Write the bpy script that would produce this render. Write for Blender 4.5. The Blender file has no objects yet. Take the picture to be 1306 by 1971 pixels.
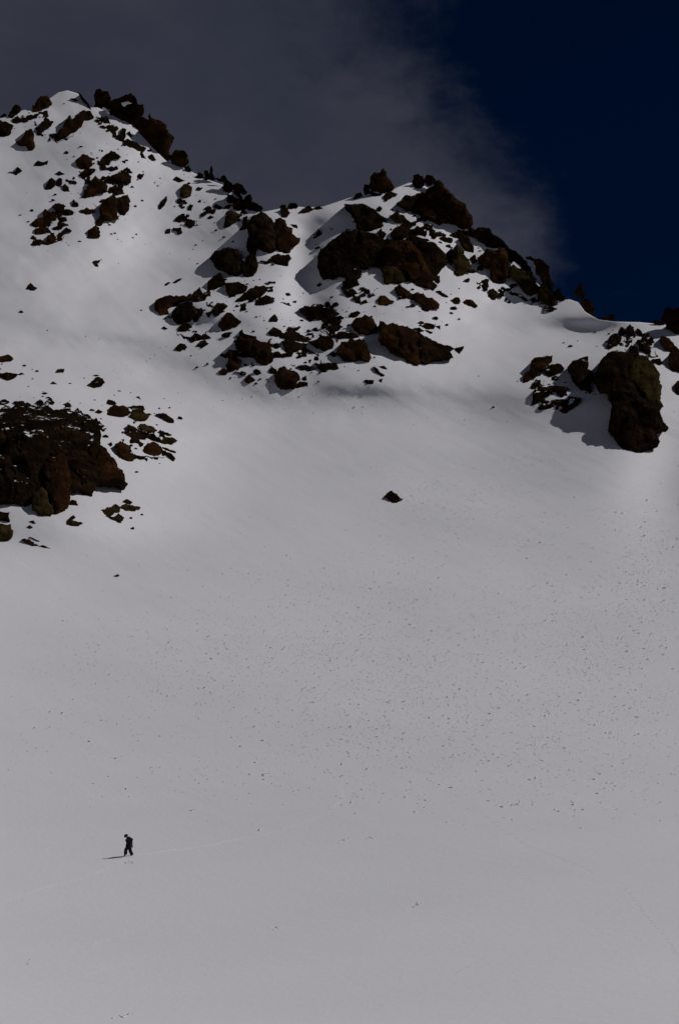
import bpy, math, random
import numpy as np
from mathutils import Vector, geometry
R = math.radians
scn = bpy.context.scene
COL = scn.collection

# ------------------------------------------------------------------ camera
EYE = 1.7
PITCH = R(15.0)
W0, H0 = 1306.0, 1971.0
F = H0 * 85.0 / 36.0                       # focal length in photograph pixels
cam_d = bpy.data.cameras.new('camera')
cam_d.sensor_fit = 'VERTICAL'; cam_d.sensor_height = 36.0; cam_d.lens = 85.0
cam_d.clip_start = 0.5; cam_d.clip_end = 20000
cam = bpy.data.objects.new('camera', cam_d); COL.objects.link(cam)
cam.location = (0, 0, EYE); cam.rotation_euler = (R(90) + PITCH, 0, 0)
scn.camera = cam

# ------------------------------------------------------------------ light
SUN_AZ, SUN_EL = R(70.0), R(48.0)          # measured clockwise from the view direction (+Y)
sun_dir = Vector((math.cos(SUN_EL) * math.sin(SUN_AZ), math.cos(SUN_EL) * math.cos(SUN_AZ), math.sin(SUN_EL)))
sd = bpy.data.lights.new('sun', 'SUN'); sd.energy = 5.0; sd.angle = R(0.53); sd.color = (1.0, 0.962, 0.945)
so = bpy.data.objects.new('sun', sd); COL.objects.link(so)
so.rotation_euler = (-sun_dir).to_track_quat('-Z', 'Y').to_euler(); so.location = (60, -20, 120)

scn.view_settings.view_transform = 'Standard'
scn.view_settings.look = 'None'
scn.view_settings.gamma = 1.0
scn.view_settings.use_curve_mapping = False
scn.view_settings.exposure = -1.08

def pix_dir(u, v):
    x = (u - W0 / 2) / F; y = (H0 / 2 - v) / F
    return Vector((x, math.cos(PITCH) - y * math.sin(PITCH), math.sin(PITCH) + y * math.cos(PITCH))).normalized()

def make_world():
    w = bpy.data.worlds.new('World'); scn.world = w; w.use_nodes = True
    nt = w.node_tree; nt.nodes.clear()
    N = nt.nodes.new; L = nt.links.new
    out = N('ShaderNodeOutputWorld'); bg = N('ShaderNodeBackground'); L(bg.outputs[0], out.inputs[0])
    bg.inputs['Strength'].default_value = 0.07
    sky = N('ShaderNodeTexSky'); sky.sky_type = 'NISHITA'; sky.sun_disc = False
    sky.sun_elevation = SUN_EL; sky.sun_rotation = SUN_AZ
    sky.altitude = 5000; sky.air_density = 0.13; sky.dust_density = 0.0; sky.ozone_density = 10.0
    hs = N('ShaderNodeHueSaturation'); hs.inputs['Saturation'].default_value = 1.30; L(sky.outputs[0], hs.inputs['Color'])      # deep high-altitude blue
    tc = N('ShaderNodeTexCoord')
    # a bank of thin grey cloud fills the half of the sky left of a great circle
    a = pix_dir(690, 0); b = pix_dir(1050, 500)
    nrm = a.cross(b).normalized()
    if nrm.dot(pix_dir(0, 200)) < 0: nrm = -nrm
    dot = N('ShaderNodeVectorMath'); dot.operation = 'DOT_PRODUCT'
    L(tc.outputs['Generated'], dot.inputs[0]); dot.inputs[1].default_value = nrm
    def noise(scale, detail, rough, off):
        m = N('ShaderNodeMapping'); m.inputs['Location'].default_value = off
        m.inputs['Scale'].default_value = (1, 1, 1.5)
        L(tc.outputs['Generated'], m.inputs['Vector'])
        n = N('ShaderNodeTexNoise'); n.inputs['Scale'].default_value = scale
        n.inputs['Detail'].default_value = detail; n.inputs['Roughness'].default_value = rough
        n.inputs['Distortion'].default_value = 0.35
        L(m.outputs[0], n.inputs['Vector']); return n.outputs['Fac']
    def math_(op, x, y=None, z=None):
        m = N('ShaderNodeMath'); m.operation = op
        for i, q in enumerate((x, y, z)):
            if q is None: continue
            if isinstance(q, (int, float)): m.inputs[i].default_value = q
            else: L(q, m.inputs[i])
        return m.outputs[0]
    n1 = noise(9.0, 7, 0.58, (3.1, 0.4, 1.7)); n2 = noise(22.0, 6, 0.6, (0.2, 5.0, 2.2)); n3 = noise(5.0, 5, 0.55, (7.7, 1.3, 0.2))
    e = math_('MULTIPLY_ADD', math_('SUBTRACT', n1, 0.5), 0.15, dot.outputs['Value'])
    e = math_('MULTIPLY_ADD', math_('SUBTRACT', n2, 0.5), 0.06, e)
    mr = N('ShaderNodeMapRange'); mr.interpolation_type = 'SMOOTHSTEP'
    mr.inputs['From Min'].default_value = -0.022; mr.inputs['From Max'].default_value = 0.04
    L(e, mr.inputs['Value'])
    dens = N('ShaderNodeMapRange'); dens.inputs['From Min'].default_value = 0.3; dens.inputs['From Max'].default_value = 0.72
    dens.inputs['To Min'].default_value = 0.62; dens.inputs['To Max'].default_value = 1.0; L(n3, dens.inputs['Value'])
    fac = math_('MULTIPLY', mr.outputs[0], dens.outputs[0])
    cc = N('ShaderNodeMixRGB'); cc.inputs[1].default_value = (1.0, 1.12, 1.7, 1); cc.inputs[2].default_value = (1.68, 1.78, 2.25, 1)
    bm = N('ShaderNodeMapRange'); bm.inputs['From Min'].default_value = 0.33; bm.inputs['From Max'].default_value = 0.7
    L(noise(7.0, 7, 0.6, (1.7, 2.9, 9.2)), bm.inputs['Value']); L(bm.outputs[0], cc.inputs[0])
    mix = N('ShaderNodeMixRGB'); L(fac, mix.inputs[0]); L(hs.outputs[0], mix.inputs[1]); L(cc.outputs[0], mix.inputs[2])
    L(mix.outputs[0], bg.inputs['Color'])
make_world()

# ------------------------------------------------------------------ noise
def hash2(ix, iy, seed):
    h = (ix.astype(np.int64) * 374761393 + iy.astype(np.int64) * 668265263 + seed * 974634777) & 0xffffffff
    h = ((h ^ (h >> 13)) * 1274126177) & 0xffffffff
    return ((h ^ (h >> 16)) & 0xffff) / 65535.0
def vnoise(x, y, seed=0):
    ix = np.floor(x); iy = np.floor(y); fx = x - ix; fy = y - iy
    fx = fx * fx * fx * (fx * (fx * 6 - 15) + 10); fy = fy * fy * fy * (fy * (fy * 6 - 15) + 10)
    a = hash2(ix, iy, seed); b = hash2(ix + 1, iy, seed); c = hash2(ix, iy + 1, seed); d = hash2(ix + 1, iy + 1, seed)
    return (a + (b - a) * fx) * (1 - fy) + (c + (d - c) * fx) * fy - 0.5
def fbm(x, y, oct_=4, seed=0, g=0.5):
    s = 0; a = 1.0
    for i in range(oct_):
        s = s + a * vnoise(x * 2 ** i + 17.3 * i, y * 2 ** i - 9.1 * i, seed + i); a *= g
    return s

# ------------------------------------------------------------------ the mountain: a snow bowl, z = c r^n, with its relief
NEXP = 2.1; CB = 4.36e-4
def bowl_r(t):
    t = np.asarray(t, float)
    r = np.maximum((np.maximum(t, 0.0) / CB) ** (1 / (NEXP - 1)), 0.0) + 30.0
    for _ in range(40):
        g = CB * r ** NEXP - t * r - EYE; dg = CB * NEXP * r ** (NEXP - 1) - t
        dg = np.where(np.abs(dg) < 1e-4, 1e-4, dg)
        r = np.maximum(r - g / dg, 0.6)
    return r
def to_pix(az, t):
    x = np.sin(az); fw = np.cos(az) * math.cos(PITCH) + t * math.sin(PITCH); up = -np.cos(az) * math.sin(PITCH) + t * math.cos(PITCH)
    fw = np.maximum(fw, 0.05)
    return W0 / 2 + F * x / fw, H0 / 2 - F * up / fw
def to_az(u, v):
    x = (np.asarray(u, float) - W0 / 2) / F; y = (H0 / 2 - np.asarray(v, float)) / F
    dy = math.cos(PITCH) - y * math.sin(PITCH); dz = math.sin(PITCH) + y * math.cos(PITCH)
    h = np.hypot(x, dy)
    return np.arctan2(x, dy), dz / h
# hollows and shoulders of the face: (u, v, su, sv, metres nearer)
SHOULDERS = [
    (90, 860, 150, 120, 13), (250, 850, 110, 80, 4), (700, 560, 190, 130, 16), (470, 560, 110, 110, 8), (800, 430, 110, 70, 8),
    (590, 510, 34, 110, -9), (1190, 740, 120, 110, 12), (1030, 740, 70, 60, 5), (1000, 660, 110, 60, -12),
    (200, 330, 90, 130, 12), (330, 520, 130, 60, -12), (40, 480, 120, 130, 6), (880, 800, 150, 40, -5),
    (1290, 930, 60, 90, -5), (600, 415, 50, 18, 5), (640, 430, 60, 18, -4), (400, 590, 30, 16, 3), (1150, 610, 60, 14, 4),
    (620, 720, 220, 60, 5), (150, 1080, 160, 60, -4), (520, 800, 160, 90, -6), (300, 700, 110, 70, -5), (1120, 640, 70, 26, -6),
    (60, 680, 110, 50, -4), (130, 1010, 120, 40, 4),
]
def relief(u, v, x, y, r):
    d = np.zeros_like(r)
    for (cu, cv, su, sv, m) in SHOULDERS:
        d -= m * np.exp(-0.5 * (((u - cu) / su) ** 2 + ((v - cv) / sv) ** 2))
    # the foot of the slope rises gently to the right
    lean = np.clip((v - 1050) / 600.0, 0, 1); lean = lean * lean * (3 - 2 * lean)
    steep = np.maximum(CB * (NEXP - 1) * r ** (NEXP - 1) + EYE / np.maximum(r, 1), 0.045)
    near = np.clip((r - 35) / 85.0, 0, 1); near = near * near * (3 - 2 * near)
    reach = 0.17 * np.maximum(r, 60.0)
    d -= lean * near * 0.125 * reach * np.tanh(x / reach) / steep
    k = np.clip(r / 450.0, 0.05, 1.3)
    up = 1 / (1 + np.exp((v - 820) / 45.0))                       # rougher up among the rocks
    n = fbm(x / 46, y / 46, 3, 3) * 9.0 * k * (0.45 + 0.55 * up)
    n += fbm(x / 15 + y / 60, y / 22, 3, 11) * 0.55 * k * (0.22 + 0.9 * up)
    n += fbm(x / 4.5, y / 7.0, 2, 23) * 0.28 * k * (0.30 + 0.9 * up)
    rip = fbm((x + 0.5 * y) / 2.2, (y - 0.3 * x) / 9.0, 2, 41)
    n += rip * 0.18 * k * (0.6 - 0.1 * up)
    return d + n
# tracks pressed into the snow: photograph-pixel polylines, half width in pixels, dashes
TRACKS = [
    ([(262, 1646), (310, 1640), (400, 1627), (500, 1609), (560, 1592), (610, 1575), (640, 1558), (656, 1540), (660, 1526), (650, 1516)], 1.1, 0.52, 0),
    ([(-20, 1738), (40, 1726), (90, 1708), (160, 1690), (205, 1672), (240, 1656)], 1.5, 0.48, 9),
    ([(70, 1648), (85, 1640), (110, 1622)], 0.9, 0.45, 0), ([(180, 1818), (235, 1800), (290, 1778)], 1.0, 0.35, 14), ([(70, 1895), (150, 1880), (265, 1850)], 1.2, 0.35, 18),
    ([(490, 1789), (560, 1786), (620, 1772)], 1.0, 0.35, 12), ([(625, 1960), (633, 1945), (636, 1935)], 1.2, 0.35, 0),
    ([(640, 1556), (658, 1540), (661, 1524)], 1.0, 0.3, 0), ([(225, 1500), (245, 1475), (252, 1455)], 1.0, 0.25, 0),
    ([(785, 1746), (800, 1741), (815, 1738)], 2.2, 0.7, 5),
]
def trodden(u, v):
    m = np.zeros_like(u)
    for pts, hw, amt, dash in TRACKS:
        pts = np.array(pts, float); lo = pts.min(0) - 8; hi = pts.max(0) + 8
        sel = (u > lo[0]) & (u < hi[0]) & (v > lo[1]) & (v < hi[1])
        if not sel.any(): continue
        p = np.stack([u[sel], v[sel]], 1); a = pts[:-1]; ab = pts[1:] - a
        p[:, 1] += fbm(p[:, 0] / 16, p[:, 0] * 0 + hw, 3, 31) * 3.0
        w = np.clip(((p[:, None, :] - a) * ab).sum(2) / ((ab ** 2).sum(1) + 1e-9), 0, 1)
        d = np.sqrt((((a + w[..., None] * ab) - p[:, None, :]) ** 2).sum(2)).min(1)
        val = np.clip(1.5 - d / hw, 0, 1) * amt * np.clip(0.75 + 1.1 * fbm(p[:, 0] / 30, p[:, 1] / 9, 3, 51), 0, 1)
        if dash: val = val * (np.sin(p[:, 0] * 6.283 / dash + 3 * fbm(p[:, 0] / 20, p[:, 0] * 0, 2, 8)) > -0.2)
        m[sel] = np.maximum(m[sel], val)
    return m
def terr(az, t):
    az = np.asarray(az, float); t = np.asarray(t, float)
    r = bowl_r(t); u, v = to_pix(az, t)
    return r + relief(u, v, r * np.sin(az), r * np.cos(az), r)
RIDGE = [(-400, 300), (-200, 285), (-60, 250), (0, 228), (30, 216), (62, 208), (95, 190), (112, 178), (130, 174), (150, 180), (172, 200), (195, 210), (230, 226), (260, 245), (290, 280),
         (320, 310), (360, 326), (400, 346), (430, 356), (455, 376), (480, 398), (505, 408), (535, 402), (560, 397), (590, 399), (620, 398), (650, 388), (675, 380), (700, 377),
         (740, 370), (765, 360), (785, 352), (805, 352), (830, 365), (850, 385), (880, 430), (905, 450), (930, 460), (960, 478), (1000, 515), (1040, 552), (1070, 580),
         (1095, 576), (1112, 582), (1125, 600), (1150, 615), (1180, 619), (1230, 620), (1280, 625), (1306, 640), (1360, 640), (1500, 650), (1800, 660)]
RU = np.array([p[0] for p in RIDGE], float); RV = np.array([p[1] for p in RIDGE], float)
def ridge_v(u): return np.interp(u, RU, RV)
_ra, _rt = to_az(RU, RV)
def ridge_t(az):
    t = np.interp(az, _ra, _rt)
    far = np.clip((np.abs(az) - R(16)) / R(45), 0, 1)
    t = t * (1 - far) + 0.10 * far
    return t + 0.006 * fbm(az * 40, az * 0 + 3.3, 4, 77) * np.clip((np.abs(az) - R(8.3)) / R(3), 0, 1)
def T(u, v):
    """horizontal range of the snow seen at a point of the photograph (the crest where there is sky)"""
    v = np.maximum(v, ridge_v(u) + 1.0)
    az, t = to_az(u, v)
    return terr(az, t)
def P(u, v, r):
    az, t = to_az(u, v)
    return np.stack([r * np.sin(az), r * np.cos(az), EYE + r * t], -1)
def ground(u, v): return P(u, v, T(u, v))

# ------------------------------------------------------------------ materials
def new_mat(name):
    m = bpy.data.materials.new(name); m.use_nodes = True
    nt = m.node_tree; b = nt.nodes['Principled BSDF']
    return m, nt, b
def tex(nt, kind, scale, coord='Object', **kw):
    tc = nt.nodes.new('ShaderNodeTexCoord') if coord != 'Pos' else nt.nodes.new('ShaderNodeNewGeometry')
    n = nt.nodes.new(kind); n.inputs['Scale'].default_value = scale
    nt.links.new(tc.outputs['Position' if coord == 'Pos' else coord], n.inputs['Vector'])
    for k, v in kw.items(): n.inputs[k].default_value = v
    return n
def ramp(nt, src, stops):
    r = nt.nodes.new('ShaderNodeValToRGB'); cr = r.color_ramp
    while len(cr.elements) < len(stops): cr.elements.new(0.5)
    for e, (p, c) in zip(cr.elements, stops): e.position = p; e.color = (*c, 1)
    nt.links.new(src, r.inputs[0]); return r.outputs[0]
def snow_mat(name, base=(0.795, 0.80, 0.834), bump=0.28):
    m, nt, b = new_mat(name); L = nt.links.new
    n1 = tex(nt, 'ShaderNodeTexNoise', 0.05, 'Pos', Detail=4.0)
    c = ramp(nt, n1.outputs['Fac'], [(0.3, tuple(x * 0.965 for x in base)), (0.7, base)])
    if name == 'snow':
        # freshly turned snow in the tracks is whiter than the old crust
        at = nt.nodes.new('ShaderNodeAttribute'); at.attribute_name = 'churned'
        mw = nt.nodes.new('ShaderNodeMixRGB'); L(at.outputs['Fac'], mw.inputs[0]); L(c, mw.inputs[1]); mw.inputs[2].default_value = (0.95, 0.95, 0.955, 1); c = mw.outputs[0]
    L(c, b.inputs['Base Color']); b.inputs['Roughness'].default_value = 0.62
    b.inputs['Specular IOR Level'].default_value = 0.35
    a1 = tex(nt, 'ShaderNodeTexNoise', 2.2, 'Pos', Detail=6.0, Roughness=0.6)
    bp = nt.nodes.new('ShaderNodeBump'); bp.inputs['Strength'].default_value = bump; bp.inputs['Distance'].default_value = 0.10
    tc = nt.nodes.new('ShaderNodeNewGeometry'); mp = nt.nodes.new('ShaderNodeMapping'); mp.inputs['Rotation'].default_value = (0, 0, 0.5); mp.inputs['Scale'].default_value = (0.9, 0.22, 0.5)
    L(tc.outputs['Position'], mp.inputs['Vector'])
    a2 = nt.nodes.new('ShaderNodeTexNoise'); a2.inputs['Scale'].default_value = 1.0; a2.inputs['Detail'].default_value = 5.0; a2.inputs['Distortion'].default_value = 0.6
    L(mp.outputs[0], a2.inputs['Vector'])
    b2 = nt.nodes.new('ShaderNodeBump'); b2.inputs['Strength'].default_value = 0.05; b2.inputs['Distance'].default_value = 0.16
    L(a2.outputs['Fac'], b2.inputs['Height']); L(b2.outputs[0], bp.inputs['Normal'])
    L(a1.outputs['Fac'], bp.inputs['Height']); L(bp.outputs[0], b.inputs['Normal'])
    return m
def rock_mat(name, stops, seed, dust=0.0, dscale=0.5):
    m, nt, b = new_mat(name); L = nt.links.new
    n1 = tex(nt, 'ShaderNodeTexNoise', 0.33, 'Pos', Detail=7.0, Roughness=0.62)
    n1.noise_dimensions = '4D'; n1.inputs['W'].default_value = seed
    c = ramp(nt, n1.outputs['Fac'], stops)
    n2 = tex(nt, 'ShaderNodeTexVoronoi', 1.1, 'Pos'); n2.feature = 'DISTANCE_TO_EDGE'
    crack = ramp(nt, n2.outputs['Distance'], [(0.0, (0.45,) * 3), (0.05, (1, 1, 1))])
    mx = nt.nodes.new('ShaderNodeMixRGB'); mx.blend_type = 'MULTIPLY'; mx.inputs[0].default_value = 0.6
    L(c, mx.inputs[1]); L(crack, mx.inputs[2])
    n3 = tex(nt, 'ShaderNodeTexNoise', 3.2, 'Pos', Detail=8.0, Roughness=0.7)
    colour = mx.outputs[0]
    if dust:
        # wind-packed snow caught on the flatter ledges of the rock
        ge = nt.nodes.new('ShaderNodeNewGeometry'); sp = nt.nodes.new('ShaderNodeSeparateXYZ'); L(ge.outputs['True Normal'], sp.inputs[0])
        nd = tex(nt, 'ShaderNodeTexNoise', dscale, 'Pos', Detail=6.0, Roughness=0.6)
        ad = nt.nodes.new('ShaderNodeMath'); ad.operation = 'MULTIPLY_ADD'; L(nd.outputs['Fac'], ad.inputs[0]); ad.inputs[1].default_value = 1.1; L(sp.outputs['Z'], ad.inputs[2])
        f = ramp(nt, ad.outputs[0], [(0.0, (0, 0, 0)), (1.0, (1, 1, 1))]); r_ = f.node; r_.color_ramp.elements[0].position = 0.0
        mp = nt.nodes.new('ShaderNodeMapRange'); mp.inputs['From Min'].default_value = dust; mp.inputs['From Max'].default_value = dust + 0.06; L(ad.outputs[0], mp.inputs['Value'])
        nt.nodes.remove(r_)
        mw = nt.nodes.new('ShaderNodeMixRGB'); L(mp.outputs[0], mw.inputs[0]); L(colour, mw.inputs[1]); mw.inputs[2].default_value = (0.8, 0.81, 0.84, 1); colour = mw.outputs[0]
    L(colour, b.inputs['Base Color'])
    b.inputs['Roughness'].default_value = 0.95; b.inputs['Specular IOR Level'].default_value = 0.0
    bp = nt.nodes.new('ShaderNodeBump'); bp.inputs['Strength'].default_value = 0.45; bp.inputs['Distance'].default_value = 0.12
    L(n3.outputs['Fac'], bp.inputs['Height']); L(bp.outputs[0], b.inputs['Normal'])
    return m
SNOW = snow_mat('snow')
CLUMP = snow_mat('snow_crust', (0.85, 0.85, 0.88), 0.2)
FRESH = snow_mat('fresh_snow', (0.92, 0.92, 0.93), 0.2)
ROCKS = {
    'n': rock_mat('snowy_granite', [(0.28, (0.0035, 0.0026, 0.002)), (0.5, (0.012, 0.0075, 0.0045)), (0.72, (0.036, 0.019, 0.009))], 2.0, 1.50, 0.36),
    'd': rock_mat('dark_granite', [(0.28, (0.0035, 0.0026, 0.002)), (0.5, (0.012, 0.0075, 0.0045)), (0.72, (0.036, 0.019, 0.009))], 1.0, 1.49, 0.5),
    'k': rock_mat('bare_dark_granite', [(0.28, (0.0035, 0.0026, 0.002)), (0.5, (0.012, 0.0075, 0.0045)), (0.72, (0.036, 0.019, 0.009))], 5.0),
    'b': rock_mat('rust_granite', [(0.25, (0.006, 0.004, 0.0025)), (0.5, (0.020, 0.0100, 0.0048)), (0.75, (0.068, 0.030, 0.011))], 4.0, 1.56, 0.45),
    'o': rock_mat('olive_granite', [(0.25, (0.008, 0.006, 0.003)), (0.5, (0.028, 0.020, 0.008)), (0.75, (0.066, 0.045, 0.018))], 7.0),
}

# ------------------------------------------------------------------ scene objects
def link_mesh(name, V, Fc, mat, parent=None, loc=None, smooth=False):
    me = bpy.data.meshes.new(name)
    V = np.asarray(V, float)
    o = bpy.data.objects.new(name, me)
    if loc is not None: V = V - np.asarray(loc)
    me.from_pydata([tuple(p) for p in V], [], [tuple(int(i) for i in f) for f in Fc])
    me.materials.append(mat); me.update()
    if smooth: me.polygons.foreach_set('use_smooth', [True] * len(me.polygons))
    COL.objects.link(o)
    if parent is not None:
        o.parent = parent
        if loc is not None: o.location = Vector(loc) - parent.location
    elif loc is not None: o.location = loc
    return o
def tag(o, label=None, cat=None, group=None, kind=None):
    if label: o['label'] = label
    if cat: o['category'] = cat
    if group: o['group'] = group
    if kind: o['kind'] = kind
    return o

def build_terrain():
    fine_az = np.linspace(R(-8.6), R(8.6), 680)
    left = -np.concatenate([np.geomspace(R(180), R(20), 34), np.linspace(R(19), R(8.7), 70)])
    az = np.concatenate([left, fine_az, -left[::-1]])
    tr = ridge_t(az)
    _, t0 = to_az(W0 / 2, 2010.0)
    r_near = np.concatenate([[0.8, 2, 4, 7, 11], np.linspace(16, float(bowl_r(t0)) - 0.8, 36)])
    t_near = (CB * r_near ** NEXP - EYE) / r_near
    s = np.linspace(0, 1, 860)
    rows_r = []; rows_z = []
    for t in t_near:
        tt = np.minimum(t, tr - 0.02); r = terr(az, tt); rows_r.append(r); rows_z.append(EYE + r * tt)
    for k in s:
        tt = t0 + (tr - t0) * k; r = terr(az, tt); rows_r.append(r); rows_z.append(EYE + r * tt)
    rD = rows_r[-1]; zD = rows_z[-1]
    for d in (0.8, 2, 4, 8, 16, 35, 80, 180, 400, 900, 2000, 5000, 9000):
        drop = 0.04 * d * d / (1 + 0.06 * d) if d < 100 else 0
        z = zD - drop if d < 100 else (zD - 44) * math.exp(-(d - 80) / 500.0) - 60 * (1 - math.exp(-(d - 80) / 500.0))
        rows_r.append(rD + d); rows_z.append(z + 0 * zD)
    Rr = np.array(rows_r); Z = np.array(rows_z); A = np.broadcast_to(az, Rr.shape)
    X = Rr * np.sin(A); Y = Rr * np.cos(A)
    nr, nc = Rr.shape
    uu, vv = to_pix(A, (Z - EYE) / Rr); churn = trodden(uu.ravel(), vv.ravel())
    co = np.stack([X, Y, Z], -1).reshape(-1, 3)
    i = np.arange(nr - 1)[:, None] * nc + np.arange(nc - 1)[None, :]
    q = np.stack([i, i + 1, i + 1 + nc, i + nc], -1).reshape(-1, 4)
    me = bpy.data.meshes.new('snow_slope')
    me.vertices.add(len(co)); me.vertices.foreach_set('co', co.ravel())
    me.loops.add(q.size); me.loops.foreach_set('vertex_index', q.ravel().astype(np.int32))
    me.polygons.add(len(q)); me.polygons.foreach_set('loop_start', np.arange(0, q.size, 4, dtype=np.int32))
    me.polygons.foreach_set('use_smooth', np.ones(len(q), bool))
    me.update(calc_edges=True); me.validate()
    at = me.attributes.new('churned', 'FLOAT', 'POINT'); at.data.foreach_set('value', churn.astype(np.float32))
    me.materials.append(SNOW)
    o = bpy.data.objects.new('snow_slope', me); COL.objects.link(o)
    tag(o, kind='structure')
build_terrain()

# ------------------------------------------------------------------ rocks
CROPS = {'A': (0, 150, 3.265), 'B': (280, 300, 3.265), 'C': (560, 300, 3.265), 'D': (400, 480, 2.612), 'E': (880, 400, 3.0657), 'F': (956, 560, 3.7314), 'G': (0, 660, 3.1095), 'S': (0, 0, 1.0)}
def poly(crop, text):
    ox, oy, s = CROPS[crop]
    return np.array([[ox + float(a) / s, oy + float(b) / s] for a, b in (p.split(',') for p in text.split())])
def seg_dist(p, q):
    a = q; b = np.roll(q, -1, 0); ab = b - a; L2 = (ab ** 2).sum(1) + 1e-9
    w = np.clip(((p[:, None, :] - a) * ab).sum(2) / L2, 0, 1)
    return np.sqrt((((a + w[..., None] * ab) - p[:, None, :]) ** 2).sum(2)).min(1)
def inside(p, q):
    x, y = p[:, 0], p[:, 1]; c = np.zeros(len(p), bool); j = len(q) - 1
    for i in range(len(q)):
        xi, yi = q[i]; xj, yj = q[j]
        if yi != yj: c ^= ((yi > y) != (yj > y)) & (x < (xj - xi) * (y - yi) / (yj - yi) + xi)
        j = i
    return c
def rough_edge(q, rng, step, amp):
    """break the traced outline into short uneven edges"""
    out = []
    for a, b in zip(q, np.roll(q, -1, 0)):
        L = np.hypot(*(b - a)); n = max(1, int(round(L / step)))
        nx, ny = (b - a)[1] / (L + 1e-9), -(b - a)[0] / (L + 1e-9)
        out.append(a)
        for i in range(1, n):
            f = i / n + rng.uniform(-0.25, 0.25) / n; o = rng.gauss(0, 1) * amp
            out.append(a + (b - a) * f + np.array([nx, ny]) * o)
    return np.array(out)
LAST = []
def rock_mesh(q, seed, k=0.45, thick=1.0, step=None, push=0.0, snow=False, sunk=False):
    rng = random.Random(seed); nrng = np.random.default_rng(seed)
    area = 0.5 * abs(np.dot(q[:, 0], np.roll(q[:, 1], 1)) - np.dot(q[:, 1], np.roll(q[:, 0], 1)))
    size = math.sqrt(area)
    step = step or (2.3 if sunk else min(4.2, max(1.6, size / 7)))
    cq = q.mean(0); dq = q - cq; q = cq + dq * (1 + min(0.11, 1.2 / max(size, 4)))       # snow laps the foot: a little larger than the bare outline
    if size > 30: q = rough_edge(q, rng, 0.22 * size, 0.060 * size)
    q = rough_edge(q, rng, max(step * 2.6, 5), min(2.4, 0.065 * size)); q = rough_edge(q, rng, step * 1.0, min(0.7, 0.03 * size))
    lo, hi = q.min(0), q.max(0)
    gx, gy = np.meshgrid(np.arange(lo[0], hi[0], step), np.arange(lo[1], hi[1], step))
    g = np.stack([gx.ravel(), gy.ravel()], 1) + nrng.uniform(-0.38, 0.38, (gx.size, 2)) * step
    g = g[inside(g, q)]
    if len(g): g = g[seg_dist(g, q) > step * 0.45]
    if not len(g): g = q.mean(0)[None, :]
    pts = np.concatenate([q, g])
    nb = len(q)
    res = geometry.delaunay_2d_cdt([Vector(p) for p in pts], [(i, (i + 1) % nb) for i in range(nb)], [], 1, 1e-5)
    V2 = np.array([tuple(v) for v in res[0]]); orig = res[3]
    onb = np.array([any(i < nb for i in o) or not o for o in orig])
    Fc = [list(f) for f in res[2]]
    # keep triangles inside the outline
    cen = np.array([V2[f].mean(0) for f in Fc]); ins = inside(cen, q)
    Fc = [f for f, i in zip(Fc, ins) if i]
    def ccw(f):
        a, b, c = V2[f[0]], V2[f[1]], V2[f[2]]
        return (b[0] - a[0]) * (c[1] - a[1]) - (b[1] - a[1]) * (c[0] - a[0])
    Fc = [f if ccw(f) < 0 else f[::-1] for f in Fc]           # image y runs down
    e = seg_dist(V2, q); e[onb] = 0
    Rin = max(e.max(), 1e-3)
    prof = np.clip(e / (0.35 * Rin), 0, 1); prof = np.sqrt(np.clip(1 - (1 - prof) ** 2, 0, 1))
    # split blocks with flat broken faces: each block is a chiselled solid, the rock is their union
    nsub = 2 if size < 16 else 3 if size < 28 else 6 if size < 50 else int(min(18, 8 + (size - 50) / 10))
    inner = V2[e > 0.3 * Rin]
    h = 0.10 * size * prof
    for m_ in range(nsub):
        c = inner[nrng.integers(len(inner))] if m_ else V2[np.argmax(e)]
        s_m = size * (1.0 if nsub == 1 else nrng.uniform(0.40, 0.85))
        d = V2 - c
        hm = s_m * nrng.uniform(0.34, 0.52) + d @ (nrng.normal(0, 0.48, 2) + np.array([0.10, -0.38]))
        nd = nrng.integers(5, 8); a0 = nrng.uniform(0, 6.28)
        for j in range(nd):
            an = a0 + 6.283 * j / nd + nrng.uniform(-0.35, 0.35)
            R_ = s_m * nrng.uniform(0.42, 0.72); sl = nrng.uniform(0.45, 1.9)
            hm = np.minimum(hm, sl * (R_ - d @ np.array([math.cos(an), math.sin(an)])))
        h = np.maximum(h, hm)
    h = np.minimum(h, 3.2 * e + 0.03 * size * prof) * thick
    cr = fbm(V2[:, 0] / (0.16 * size + 2) + seed, V2[:, 1] / (0.30 * size + 2), 3, seed)
    h = h * (1 + 0.09 * cr) - 0.06 * size * prof * np.clip(1 - np.abs(cr) / 0.06, 0, 1)
    h = np.maximum(h + 0.008 * size * nrng.normal(0, 1, len(V2)) * prof, 0.04 * size * prof)
    base_i = np.argsort(-q[:, 1])[:max(2, nb // 6)]
    bu, bv = q[base_i].mean(0)
    rb = float(T(bu, bv)); mpp = rb / F
    Tp = T(V2[:, 0], V2[:, 1])
    k = 0.32 + 0.66 * k
    rp = rb + k * (Tp - rb) - push
    if LAST and not snow:
        lv = np.concatenate([x for x, _, _ in LAST]); lr = np.concatenate([y for _, _, y in LAST])
        D2 = ((V2[:, None, :] - lv[None]) ** 2).sum(2); idx = np.argmin(D2, 1); ok = D2[np.arange(len(V2)), idx] < 30
        if ok.mean() > 0.6: rp = rp - max(0.0, float(np.median((rp - lr[idx])[ok]))) - 0.05 * size * mpp
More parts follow.
